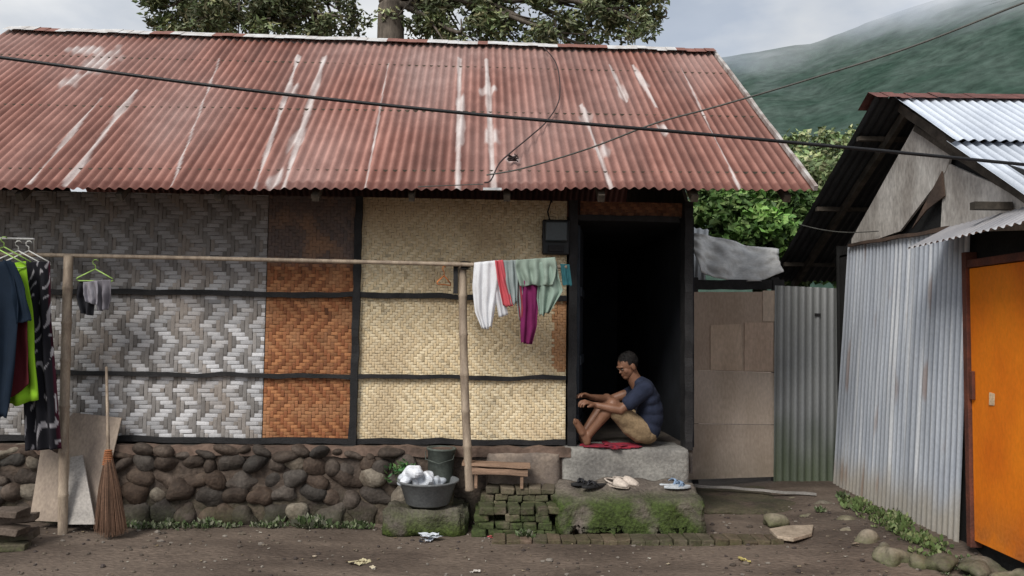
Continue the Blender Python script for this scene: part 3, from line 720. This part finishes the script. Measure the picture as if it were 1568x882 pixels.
def scalp(v):
    hairline=.060 if v.x>.03 else (.005 if v.x>-.02 else -.05)
    if v.x>-.02 and v.x<=.03 and abs(v.y)>.05: hairline=.012
    return v.z>hairline+.006*N3(v.x*90,v.y*90,1)
keep=[scalp(v) for v in hv]
mb.f=[f for f in mb.f if all(keep[i] for i in f)]; mb.m=[0]*len(mb.f)
pts_=[(mb.v[i],hv[i]) for i in range(len(hv)) if keep[i]]
for k in range(1500):
    wv,lv=random.choice(pts_); nn_=(hr@Vector(((lv.x+.018)/.094,lv.y/.079,(lv.z-.03)/.091))).normalized()
    p=wv+Vector((U(-.006,.006),U(-.006,.006),U(-.006,.006)))-nn_*.003
    d=(nn_+hr@Vector((.7,0,-.5))+Vector((U(-.5,.5),U(-.5,.5),U(-.5,.5)))).normalized(); L=U(.006,.013)
    sd_=d.cross(nn_+Vector((.1,.2,.3))).normalized()*.0025
    mb.add([p+sd_,p-sd_,p+d*L],[(0,1,2)])
o=mb.out('hair',m_hair,man)
mb=MB(); q=m_(935,678,-.1); mb.ell((q.x,q.y,.632),(.19,.13,.018),seg=40,rings=10,nz=.9,ns=14)
o=mb.out('red_cloth',M('red_print',(.30,.02,.035),(.14,.02,.04),scale=28,bump=.3))

# ---------------- fence behind
fence=grp('scrap_fence',(2.7,8.2,1))
YF=8.2
m_pf=M('fence_ply',(1,1,1),(.82,.8,.77),vcol=True,scale=3,stretch=(1,1,.4),bump=.2,bscale=50,fine=.15,moss=(.1,.5,(.14,.13,.08),.4))
mb=MB()
for P,c,dy in [(((1040,447),(1185,447),(1186,570),(1040,566)),(.50,.39,.31),0),(((1040,566),(1186,571),(1186,650),(1040,648)),(.58,.48,.40),0),(((1040,649),(1186,651),(1186,730),(1040,735)),(.50,.41,.34),0),
            (((1088,498),(1135,496),(1137,568),(1088,566)),(.62,.48,.37),-.012),(((1140,494),(1184,494),(1184,568),(1140,568)),(.60,.45,.35),-.012),(((1168,445),(1188,445),(1188,492),(1168,492)),(.62,.5,.4),-.012)]:
    mb.prism([PY(a,b,YF+dy) for a,b in P],(0,1,0),.009,c)
mb.out('plywood_panels',m_pf,fence)
m_zinc=M('galvanised_tin',(1,1,1),(.84,.85,.87),scale=4,vcol=True,bump=.12,bscale=90,rough=.5,metal=.08,fine=.12,spec=.5,stretch=(1,1,.35))
def fcol(u,v,cr,p,s):
    b=lerp3((.20,.205,.20),(.38,.39,.39),.5+.5*cr); f=1+.2*N3(u*5,v*3,1); b=tuple(x*f for x in b)
    ms=sst(.42,.05,v+.12*N3(u*5,v*5,7)); return lerp3(b,(.06,.085,.035),.8*ms)
corr('tin_panel',PY(1184,742,YF-.02),PY(1292,745,YF-.02),PY(1186,437,YF-.02),PY(1292,442,YF-.02),.076,.009,40,fcol,m_zinc,8,fence)
mb=MB(); q=PY(1252,482,YF-.035); mb.box(q.x-.03,q.x+.03,YF-.04,YF-.032,q.z-.015,q.z+.015)
for px in (1187,1064): a=PY(px,740,YF+.04); b=PY(px,425,YF+.04); beampts(mb,a,b,.06,.06,10,.005,up=Vector((0,1,0)))
a=PY(1040,436,YF+.06); b=PY(1200,436,YF+.06); beampts(mb,a,b,.05,.10,10,.006)
mb.out('posts',m_black,fence)
vs=[];fs=[]
top=[(1060,352),(1075,356),(1110,362),(1150,374),(1198,380)]; bot=[(1060,420),(1080,428),(1110,434),(1150,434),(1182,420)]
def li(P,t):
    k=t*(len(P)-1); i=min(int(k),len(P)-2); f=k-i; return (P[i][0]+(P[i+1][0]-P[i][0])*f,P[i][1]+(P[i+1][1]-P[i][1])*f)
for j in range(21):
    for i in range(41):
        a=li(top,i/40); b=li(bot,i/40); t=j/20; Y=8.75-.5*t+.035*math.sin(i*.45+j*.25)+.05*N3(i*.2,j*.3,2); q=PY(a[0]+(b[0]-a[0])*t,a[1]+(b[1]-a[1])*t,8.6); vs.append(Vector((q.x,Y,q.z)))
for j in range(20):
    for i in range(40): a=j*41+i; fs.append((a,a+1,a+42,a+41))
o=obj('grey_tarp',vs,fs,M('tarp',(.60,.59,.57),(.44,.44,.44),scale=6,rough=.5,bump=.4,bscale=30,fine=.15),None,None,True); o.modifiers.new('s','SOLIDIFY').thickness=.006
corr('tin_lean_to_roof',PY(1040,428,8.4),PY(1080,434,8.4),PY(1040,345,9.6),PY(1085,352,9.6),.076,.009,6,lambda u,v,c,p,s:(.4,.41,.42),m_zinc)

# ---------------- right shed
shed=grp('tin_shed',(4.8,6.4,0))
XW=3.3
def zc(u,v,cr,p,s):
    b=lerp3((.30,.33,.38),(.60,.64,.70),.5+.5*cr); f=1+.25*N3(u*7,v*1.5,1)+.12*N3(s*3,1,1); b=tuple(x*f for x in b)
    st=N3(u*26,v*1.2,5); b=lerp3(b,(.8,.82,.84),max(0,min(.7,(st-.2)*2.5)))
    d=sst(.20,.06,v+.05*N3(u*6,v*6,3)); b=lerp3(b,(.40,.35,.27),.75*d)
    r=max(0,N3(u*9,v*5,11)-.42)*3; return lerp3(b,(.28,.16,.1),min(.5,r))
w00=PX(1276,748,XW); w10=PX(1466,822,XW); w01=PX(1300,376,XW); w11=PX(1484,348,XW)
w00=Vector((XW,w00.y,w00.z-.03)); w10=Vector((XW,w10.y,w10.z-.05))
corr('tin_side_wall',w00,w10,w01,w11,.072,.009,70,zc,m_zinc,8,shed,lap=.004)
mb=MB()
mb.box(XW+.04,XW+3.2,w00.y-.06,w00.y-.03,0,2.5); mb.box(XW+.06,XW+.09,3.0,w00.y-.06,0,2.4)
mb.prism([(XW+.06,4.4,2.38),(XW+.06,w00.y-.05,2.38),(XW+.06,6.5,3.3)],(1,0,0),.02)
mb.out('inner_shell',M('dark_core',(.02,.02,.02)),shed)
m_gp=M('whitewashed_board',(.58,.55,.51),(.34,.31,.28),scale=3.2,bump=.3,bscale=40,fine=.28,stretch=(1,1,.5))
mb=MB()
def pw(P,x,th=.02): mb.prism([PX(a,b,x) for a,b in P],(1,0,0),th)
pw([(1303,380),(1304,366),(1402,190),(1460,226),(1448,262),(1378,354)],XW+.01)
pw([(1446,248),(1500,272),(1590,308),(1590,352),(1440,356)],XW+.015)
mb.out('gable_boards',m_gp,shed)
mb=MB()
mb.prism([PX(a,b,XW-.005) for a,b in [(1396,350),(1442,262),(1446,300),(1418,322)]],(1,0,0),.01)
beampts(mb,PX(1300,376,XW-.02),PX(1452,350,XW-.02),.03,.03,12,.006)
mb.out('torn_board',M('brown_strip',(.12,.08,.06),(.07,.05,.04)),shed)
mb=MB(); RYs=6.5; rZ=PY(1362,148,6.5).z
XV=PY(1340,148,RYs).x
farE=PX(1178,430,XV); nearE=PX(1570,309,XV+.08)
nd=(nearE-Vector((XV,RYs,rZ))); nearE2=Vector((XV,RYs,rZ))+nd*1.12
def rc(u,v,cr,p,s):
    b=lerp3((.30,.33,.38),(.55,.59,.65),.5+.5*cr); f=1+.2*N3(u*4,v*3,1)
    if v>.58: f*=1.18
    return tuple(x*f for x in b)
A=Vector((XV+.12,nearE2.y,nearE2.z)); B=A+Vector((3.4,0,0)); C=Vector((XV+.12,RYs,rZ)); D=C+Vector((3.4,0,0))
Mx=A.lerp(C,.55); Mx2=B.lerp(D,.55)
corr('near_roof_lower',A,B,Mx+Vector((0,.05,.01)),Mx2+Vector((0,.05,.01)),.076,.009,20,rc,m_zinc,8,shed)
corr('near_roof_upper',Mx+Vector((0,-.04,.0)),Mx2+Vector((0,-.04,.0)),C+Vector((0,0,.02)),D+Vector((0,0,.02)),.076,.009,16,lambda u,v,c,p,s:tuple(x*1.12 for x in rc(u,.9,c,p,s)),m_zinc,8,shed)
fA=Vector((XV,farE.y,farE.z)); fB=fA+Vector((3.5,0,0)); fC=Vector((XV,RYs,rZ-.01)); fD=fC+Vector((3.5,0,0))
corr('far_roof',fB,fA,fD,fC,.076,.010,20,lambda u,v,c,p,s:lerp3((.022,.024,.027),(.06,.062,.066),.5+.5*c),M('dark_tin',(1,1,1),(.7,.7,.7),vcol=True,scale=4,rough=.7,bump=.15),8,shed)  # tin of this slope coloured near black
mb=MB()
for k in range(36):
    x0=XV-.06+k*.1; x1=x0+.1; z0=rZ+.035+.012*N3(k*.7,0,0)
    mb.add([(x0,RYs-.17,z0-.09+.01*N3(k,2,0)),(x1,RYs-.17,z0-.09+.01*N3(k+1,2,0)),(x1,RYs,z0),(x0,RYs,z0),(x1,RYs+.2,z0-.1),(x0,RYs+.2,z0-.1)],[(0,1,2,3),(3,2,4,5)],(.17,.07,.06))
mb.out('ridge_cap',M('rust_cap',(1,1,1),(.6,.6,.6),vcol=True,scale=6),shed)
mb=MB()
for t_ in (.15,.5,.85):
    q=fC.lerp(fA,t_)+Vector((0,0,-.045)); beampts(mb,q+Vector((.03,0,0)),q+Vector((.6,0,0)),.05,.04,4,.003)
beampts(mb,fC+Vector((.28,0,-.10)),fA+Vector((.28,0,-.06)),.05,.07,10,.004); beampts(mb,C+Vector((.1,0,-.09)),A+Vector((.1,0,-.06)),.04,.07,10,.004)
beampts(mb,PX(1402,196,XW-.01),PX(1600,322,XW-.01),.03,.05,10,.006)
a=PX(1535,310,XW-.05); mb.box(XW-.25,XW,a.y-.03,a.y+.03,a.z-.05,a.z)
mb.out('rafters',M('old_timber2',(.09,.075,.06),(.045,.038,.03),scale=9),shed)
m_or=M('orange_paint',(.86,.24,.014),(.72,.17,.012),scale=2.2,rough=.5,bump=.15,bscale=60,fine=.1,spec=.35,dirt=(.1,.5,(.38,.16,.06),.6),stretch=(1,1,.5))
yd0=PX(1490,600,XW).y; zb=PX(1490,826,XW).z
mb=MB(); mb.box(XW-.01,XW+.03,yd0-1.15,yd0,zb,2.08); mb.out('orange_door',m_or,shed,bevel=.003)
mb=MB(); mb.box(XW-.035,XW+.05,yd0+.003,yd0+.055,zb-.05,2.2); mb.box(XW-.03,XW+.05,yd0-1.2,yd0,2.085,2.14); mb.box(XW-.03,XW+.05,yd0-1.2,yd0-1.155,zb,2.08)
q=PX(1494,590,XW); mb.box(XW-.035,XW-.012,yd0-.05,yd0-.015,q.z-.1,q.z+.1); mb.out('door_frame',M('red_brown_paint',(.16,.055,.035),(.10,.04,.03),scale=7,rough=.6),shed,bevel=.003)
mb=MB(); q=PX(1519,611,XW-.014); mb.box(XW-.016,XW-.012,q.y-.028,q.y+.025,q.z-.045,q.z+.04,j=.004); mb.out('paper_patch',M('paper',(.75,.55,.35)),shed)
a=PX(1450,349,XW-.02); b=Vector((XW-.02,4.2,a.z+.02)); c=a+Vector((-.34,-.06,-.17)); d=b+Vector((-.34,-.06,-.17))
corr('door_awning',d,c,b,a,.076,.009,8,lambda u,v,cr,p,s:lerp3((.26,.25,.26),(.46,.46,.47),.5+.5*cr),m_zinc,8,shed)
mb=MB()
mb.box(XW,XW+.04,3.4,yd0-1.21,0,2.4); mb.box(XW+.04,XW+3.2,3.4,3.44,0,2.3); mb.out('plank_wall',m_gp,shed)

# ---------------- cables
mc=M('cable_rubber',(.012,.012,.014),rough=.5,bump=0)
def spline(P,n=12):
    out=[]
    for i in range(len(P)-1):
        p0=P[max(i-1,0)];p1=P[i];p2=P[i+1];p3=P[min(i+2,len(P)-1)]
        for k in range(n):
            t=k/n; out.append(.5*((2*p1)+(p2-p0)*t+(2*p0-5*p1+4*p2-p3)*t*t+(3*p1-p0-3*p2+p3)*t*t*t))
    out.append(P[-1]); return out
Yc=4.6
mb=MB(); mb.tube(spline([PY(a,b,Yc) for a,b in [(-500,20),(-200,62),(0,88),(150,108),(300,128),(450,146),(600,162),(750,177),(900,190),(1050,203),(1200,217),(1350,231),(1568,252),(1800,275),(2200,318)]]),.0105,8); mb.out('power_cable',mc,smooth=True)
mb=MB(); P=[(1900,-120,3.6),(1700,-45,3.9),(1568,4,4.1),(1400,70,4.4),(1250,118,4.7),(1150,148,4.9),(1080,168,5.05),(1000,190,5.2),(900,228,5.5),(800,258,5.8),(745,268,5.85)]
mb.tube(spline([PY(a,b,c) for a,b,c in P]),.006,8); mb.out('service_cable',M('cable_grey',(.10,.10,.09),rough=.6,bump=0),smooth=True)
mb=MB(); P=[(832,82,8.45),(852,110,8.0),(856,160,7.3),(838,195,6.95),(812,220,6.6),(785,243,6.3),(765,262,6.1),(752,288,5.85),(742,292,5.85)]
mb.tube(spline([PY(a,b,c)+Vector((0,-.06,.05)) for a,b,c in P]),.006,6); q=PY(785,242,6.25)
for k in range(9): mb.tube([q+Vector((U(-.05,.05),U(-.03,0),U(-.03,.03))) for _ in range(4)],.005,5)
mb.out('roof_wire',M('cable_brown',(.05,.035,.035),bump=0),smooth=True)
mb=MB(); mb.tube(spline([PY(a,b,5.88) for a,b in [(640,286),(690,284),(740,282)]]),.004,5); mb.tube(spline([PY(1225,344,8.0),PY(1260,352,7.7),PY(1300,356,7.4),PY(1345,354,7.0)]),.005,5); mb.out('thin_wire',M('cable_grey',(0,0,0)))
mb=MB(); q=PY(758,289,5.87); mb.box(q.x-.09,q.x+.05,5.86,5.89,q.z-.012,q.z+.006); mb.out('wire_bracket',M('metal_rail',(0,0,0)))

# ---------------- foliage
ML=M('leaf',(1,1,1),(.75,.8,.7),vcol=True,scale=1.2,rough=.6,bump=0,fine=.1,spec=.3)
def leaves(mb,blobs,n,size,cols,droop=.3,asp=.45):
    tot=sum(b[1]**2 for b in blobs)
    for c,r,shade in blobs:
        c=Vector(c)
        for k in range(int(n*r*r/tot)):
            d=Vector((random.gauss(0,1),random.gauss(0,1),random.gauss(0,1))).normalized()
            p=c+Vector((d.x*r,d.y*r,d.z*r*.75))*(R()**.45)*(1+.35*noise.noise((c+d*2)*1.3))
            s=size*U(.6,1.3); a=Vector((random.gauss(0,1),random.gauss(0,1),random.gauss(0,.6)-droop)).normalized()
            b=a.cross(Vector((random.gauss(0,1),random.gauss(0,1),random.gauss(0,1)))).normalized()
            m=a.cross(b)*s*.12
            g=shade*U(.7,1.35)*(1+.25*d.z); cc=random.choice(cols); cc=tuple(v*g for v in cc)
            mb.add([p,p+a*s*.45+b*s*asp*.5+m,p+a*s,p+a*s*.45-b*s*asp*.5+m],[(0,1,2,3)],cc)
def tree(name,blobs_px,trunk_px,Y,n,size,cols,trunk_r,root):
    g=grp(name,(root[0],root[1],0)); blobs=[]
    for px,py,r,dy in blobs_px: blobs.append((PY(px,py,Y+dy),r,U(.75,1.25)))
    sub=[]
    for c,r,s in blobs:
        for k in range(9):
            d=Vector((random.gauss(0,1),random.gauss(0,1),random.gauss(0,.8))).normalized(); sub.append((c+d*r*U(.3,1.0),r*U(.28,.48),s*U(.7,1.3)))
    mb=MB(); leaves(mb,sub,n,size,cols); mb.out('crown',ML,g)
    mb=MB(); base=Vector((root[0],root[1],-.1)); T=[base]+[PY(a,b,Y) for a,b in trunk_px]
    T2=spline(T,6); mb.tube(T2,[trunk_r*(1.25-.7*i/len(T2)) for i in range(len(T2))],12)
    for c,r,s in blobs:
        st=T2[int(len(T2)*U(.55,.95))]; mid=st.lerp(c,.5)+Vector((U(-.2,.2),U(-.2,.2),.1)); mb.tube(spline([st,mid,c,c+Vector((U(-.3,.3),0,r*.5))],5),[trunk_r*.28*(1-.055*i) for i in range(16)],7)
        for q in range(3): mb.tube([mid.lerp(c,U(.2,.9)),c+Vector((U(-r,r),U(-r,r),U(-r,r)*.8))],[.03,.01],5)
    mb.out('trunk',M('bark',(.15,.125,.10),(.09,.075,.06),scale=7,stretch=(2,2,.5),bump=.6,bscale=30),g,smooth=True)
colsT=[(.20,.24,.12),(.14,.18,.08),(.27,.28,.14),(.12,.15,.07),(.29,.27,.16),(.34,.37,.25)]
tree('shade_tree',[(640,30,.6,0),(700,10,.8,.4),(700,50,.5,-.4),(760,35,.7,.3),(800,0,.9,0),(840,45,.6,-.3),(900,40,.7,.4),(940,10,.7,0),(975,25,.5,-.2),(660,-50,1.1,0),(800,-80,1.3,.5),(930,-50,1.0,-.3),(990,5,.4,0),(880,65,.4,0),(1000,25,.3,.1)],[(598,70),(598,0),(620,-90)],14,17500,.13,colsT,.24,(PY(600,70,14).x,14))
tree('shade_tree',[(260,10,.55,0),(300,35,.5,.3),(350,10,.8,0),(400,40,.55,-.3),(440,15,.8,.3),(490,35,.5,0),(520,15,.6,0),(240,-5,.5,0),(330,20,.6,-.3),(470,25,.6,.2),(420,5,.7,0),(270,30,.5,.2),(380,-60,1.2,0),(480,-60,1.0,.4),(280,-60,1.0,-.2),(540,25,.25,0)],[(400,90),(400,30),(390,-60)],15,16500,.13,colsT,.14,(PY(400,90,15).x,15))
def mass(name,pts,n,size,cols,asp=.6,droop=.3):
    mb=MB(); bl=[(PY(a,b,Y),r,s) for a,b,Y,r,s in pts]; sub=[]
    for c,r,s in bl:
        for k in range(7):
            d=Vector((random.gauss(0,1),random.gauss(0,1),random.gauss(0,.8))).normalized(); sub.append((c+d*r*U(.3,.9),r*U(.3,.55),s*U(.6,1.35)))
    leaves(mb,sub,n,size,cols,droop,asp)
    return mb.out(name,ML)
colsG=[(.13,.24,.06),(.09,.18,.045),(.18,.29,.09),(.07,.13,.04),(.21,.30,.10)]
mass('broadleaf_shrubs',[(1060,330,11,.5,1),(1100,320,11,.5,.7),(1140,330,11,.5,1),(1180,325,11,.5,.9),(1220,320,11.2,.5,.8),(1090,355,10.5,.45,1.2),(1150,358,10.3,.4,1.4),(1190,360,10.2,.4,1.5),(1230,350,10.4,.4,1.1),(1100,290,11.5,.5,.6),(1160,300,11.4,.4,.8),(1060,380,11,.5,.8),(1130,400,11,.6,.6),(1200,400,11,.6,.7),(1260,380,11,.6,.8)],9000,.13,colsG,.7)
mass('hedge_trees',[(1225,250,24,1.3,1.1),(1250,225,26,1.0,1.3),(1290,240,26,1.2,1.2),(1210,225,25,.6,1.1),(1270,280,24,1.5,1),(1200,290,22,1.3,.9),(1330,260,25,1.4,1),(1235,300,20,1.3,.9),(1180,310,20,1.2,.8),(1120,330,20,1.4,.7)],9000,.22,[(.18,.24,.11),(.25,.29,.14),(.14,.20,.09),(.30,.31,.17)],.6)
mb=MB()
def weed(x,y,s,n_,cols):
    z=gz(x,y)
    for k in range(n_):
        a=U(0,6.28); t=U(.15,1.1); L=s*U(.5,1.2); d=Vector((math.cos(a)*math.sin(t),math.sin(a)*math.sin(t),math.cos(t)))
        sd=d.cross(Vector((U(-1,1),U(-1,1),U(-.3,1)))).normalized()*L*U(.12,.28); o_=Vector((x+U(-s,s)*.5,y+U(-s,s)*.4,z)); g=U(.6,1.4); c=random.choice(cols); c=tuple(v*g for v in c)
        mb.add([o_+d*L*.25,o_+d*L*.65+sd,o_+d*L,o_+d*L*.65-sd],[(0,1,2,3)],c)
colsW=[(.10,.14,.06),(.07,.10,.04),(.15,.17,.10),(.2,.2,.15)]
for k in range(330):
    px=U(190,600); q=PZ(px,U(792,808),0)
    if N3(px*.03,0,3)>-.18: weed(q.x,min(q.y,6.38)-U(0,.06),U(.02,.06),9,colsW)
for px,py,s,n_ in [(480,796,.1,50),(500,792,.09,50),(440,795,.08,30),(330,798,.08,30),(270,800,.07,25),(560,795,.08,30),(805,828,.08,60),(790,822,.06,30),(757,800,.09,45),(690,805,.06,30),(730,812,.05,20),(620,806,.05,20),(1255,795,.06,30),(1290,775,.07,30)]:
    q=PZ(px,py,0); weed(q.x,min(q.y,6.36) if px<600 else q.y,s,n_*2,colsW)
for k in range(140):
    t=R(); px=1300+t*130+U(-20,25); py=765+t*80+U(-8,10); q=PZ(px,py,.07); weed(q.x,min(q.y,7.9),U(.03,.075),12,[(.12,.17,.06),(.09,.13,.045),(.19,.21,.10)])
for k in range(60):
    q=PZ(U(1440,1560),U(850,880),.05); weed(min(q.x,3.25),q.y,U(.02,.05),8,colsW)
for k in range(25):
    q=PY(U(592,625),U(712,730),6.4)
    for _ in range(5):
        p=q+Vector((U(-.04,.04),U(-.05,.05),U(-.05,.03))); d=Vector((U(-1,1),U(-1,.3),U(-.2,1))).normalized()*.05; s_=d.cross(Vector((U(-1,1),U(-1,1),1))).normalized()*.012
        mb.add([p,p+d*.5+s_,p+d,p+d*.5-s_],[(0,1,2,3)],(.09*U(.6,1.3),.2*U(.6,1.2),.06))
mb.out('weeds',ML)

# ---------------- stones by the shed, loose things
mb=MB()
for px,py,rx,ry,rz in [(1330,832,.09,.07,.07),(1372,852,.13,.09,.08),(1440,862,.12,.08,.05),(1500,868,.16,.1,.05),(1560,882,.15,.1,.05),(1290,800,.08,.07,.05),(1255,775,.12,.1,.05),(1240,790,.08,.07,.04),(1185,798,.12,.08,.06),(1300,815,.07,.06,.06),(1350,842,.06,.05,.06),(1405,858,.07,.05,.06),(1225,765,.09,.07,.03),(1320,760,.1,.1,.04)]:
    q=PZ(px,py,.04); mb.ell((q.x,q.y,.03),(rx,ry,rz),Matrix.Rotation(U(-.4,.4),3,'Z'),seg=24,rings=16,nz=.9,ns=9,col=random.choice([(.2,.17,.14),(.26,.22,.17),(.15,.12,.1)]))
mb.out('kerb_stones',M('mossy_rock',(1,1,1),(.6,.6,.55),vcol=True,scale=8,bump=.6,bscale=40,moss=(0,.13,(.08,.11,.03),.7),bdist=.015),smooth=True)
mb=MB(); mb.prism([PZ(a,b,.03) for a,b in [(1178,815),(1205,810),(1246,809),(1243,822),(1215,830),(1190,827)]],(0,0,1),.03); mb.out('flat_stone',M('pale_stone',(.42,.34,.26),(.3,.24,.18),scale=9),bevel=.006)
mb=MB(); beampts(mb,PZ(1060,743,.10),PZ(1250,757,.08),.03,.02,12,.006); mb.out('wooden_lath',M('grey_wood',(.35,.33,.31)))
rough_block('gap_slab',PY(1070,770,7.2).x,PY(1250,770,7.2).x,7.0,8.1,-.03,.04,m_mort,d=.06,amp=.012)
mb=MB()
for k in range(5):
    for j in range(2): brick(mb,PZ(8,840,0).x-.16*j+U(-.02,.02),5.7+.1*(k%2),k*.06-.02,.24,.13,.055,U(-.2,.2),(.13,.1,.08))
mb.out('loose_bricks',M('path_brick',(0,0,0)),bevel=.006)
rough_block('drain_kerb',-4.5,PZ(38,800,0).x,6.0,6.12,-.04,.03,m_mort,d=.04,amp=.01)
mb=MB()
def scrap(px,py,s,c,n_=3):
    q=PZ(px,py,0)
    for k in range(n_):
        a=U(0,6.28); L=s*U(.5,1); wv=s*U(.25,.5); mt=Matrix.Translation((q.x+U(-s,s)*.4,q.y+U(-s,s)*.25,gz(q.x,q.y)+.008+.008*k))@Matrix.Rotation(a,4,'Z')@Matrix.Rotation(U(-.3,.3),4,'X')
        vs=[];fs=[]
        for j in range(4):
            for i in range(6): vs.append(mt@Vector((L*(i/5-.5),wv*(j/3-.5),s*.12*N3(i*.9,j*.9,k+px)+abs(N3(i,j,k))*s*.2)))
        for j in range(3):
            for i in range(5): b_=j*6+i; fs.append((b_,b_+1,b_+7,b_+6))
        mb.add(vs,fs,c)
scrap(660,828,.14,(.68,.72,.78),7); scrap(645,830,.05,(.05,.05,.06),2); scrap(555,857,.12,(.62,.55,.35),3); scrap(568,862,.06,(.55,.48,.35),1); scrap(1140,857,.08,(.5,.42,.15),3); scrap(727,868,.06,(.6,.55,.5),2); scrap(752,826,.05,(.6,.12,.14),2)
scrap(1310,845,.06,(.35,.28,.2),2); scrap(704,745,.05,(.45,.05,.08),2); scrap(1020,860,.04,(.5,.42,.3),1); scrap(480,850,.04,(.5,.42,.32),1); scrap(560,802,.06,(.4,.35,.3),2)
scrap(1096,780,.07,(.5,.04,.07),3); scrap(1090,775,.05,(.4,.03,.06),2)
for k in range(170): scrap(U(40,1500),U(812,878),U(.012,.035),random.choice([(.2,.15,.09),(.3,.24,.16),(.1,.07,.05),(.45,.42,.36)]),1)
mb.out('litter',M('scrap',(1,1,1),(.85,.85,.85),vcol=True,rough=.6,bump=0))

# ---------------- mountain
vs=[];fs=[];NA=200;NR=90
prof=[(-30,.0),(-5,.02),(6,.10),(11,.26),(14.7,.365),(18,.375),(21,.385),(24,.405),(27,.43),(30,.455),(34,.49),(40,.56),(55,.5),(70,.3)]
def pf(a):
    for (a0,h0),(a1,h1) in zip(prof,prof[1:]):
        if a0<=a<=a1: return h0+(h1-h0)*(a-a0)/(a1-a0)
    return 0
for j in range(NR+1):
    t=j/NR; rr=300+350*t
    for i in range(NA+1):
        a=-30+100*i/NA; ar=math.radians(a); hh_=pf(a)*650
        x=rr*math.sin(ar); y=rr*math.cos(ar)
        z=hh_*t**.85
        z+=(15*N3(x/110,y/220,1)+4*N3(x/35,y/70,4)+1.5*N3(x/12,y/12,9))*min(1,t*2)*(1 if t<.93 else .5)*(.3+min(1,hh_/200))
        vs.append((x,y,max(-1,z*math.cos(ar))))
for j in range(NR):
    for i in range(NA): a=j*(NA+1)+i; fs.append((a,a+1,a+NA+2,a+NA+1))
mm=M('forest_hill',(.038,.066,.052),(.070,.100,.086),scale=.03,bump=1.0,bscale=.16,fine=.35,rough=1,spec=0,bdist=3.0)
nt=mm.node_tree; n=nt.nodes; l=nt.links; b=n['Principled BSDF']; outm=n['Material Output']
g=n.new('ShaderNodeNewGeometry'); sp=n.new('ShaderNodeSeparateXYZ'); l.new(g.outputs['Position'],sp.inputs[0])
tn=n.new('ShaderNodeTexNoise'); tn.inputs['Scale'].default_value=.011; tn.inputs['Detail'].default_value=6; l.new(g.outputs['Position'],tn.inputs[0])
ad=n.new('ShaderNodeMath'); ad.operation='MULTIPLY_ADD'; ad.inputs[1].default_value=170; l.new(tn.outputs['Fac'],ad.inputs[0]); l.new(sp.outputs['Z'],ad.inputs[2])
mr=n.new('ShaderNodeMapRange'); mr.interpolation_type='SMOOTHSTEP'; mr.inputs[1].default_value=250; mr.inputs[2].default_value=385; mr.inputs[3].default_value=0; mr.inputs[4].default_value=.9; l.new(ad.outputs[0],mr.inputs[0])  # mist imitated by fading the hill material to transparent with height
tb=n.new('ShaderNodeBsdfTransparent'); ms=n.new('ShaderNodeMixShader'); l.new(mr.outputs[0],ms.inputs[0]); l.new(b.outputs[0],ms.inputs[1]); l.new(tb.outputs[0],ms.inputs[2]); l.new(ms.outputs[0],outm.inputs[0])
obj('mountain',vs,fs,mm,smooth=True)

# ---------------- origins + parenting
bpy.context.view_layer.update()
for o in [o for o in scn.objects if o.type=='MESH']:
    me=o.data
    if o.name!='ground' and me.vertices:
        lo=Vector((min(v.co.x for v in me.vertices),min(v.co.y for v in me.vertices),min(v.co.z for v in me.vertices)))
        hi=Vector((max(v.co.x for v in me.vertices),max(v.co.y for v in me.vertices),max(v.co.z for v in me.vertices)))
        c=(lo+hi)/2; c.z=lo.z; me.transform(Matrix.Translation(-c)); o.location=c
    if o in PAR:
        e=PAR[o]; o.parent=e; o.matrix_parent_inverse=Matrix.Translation(-GROUPS[e])
print('done',len(scn.objects))
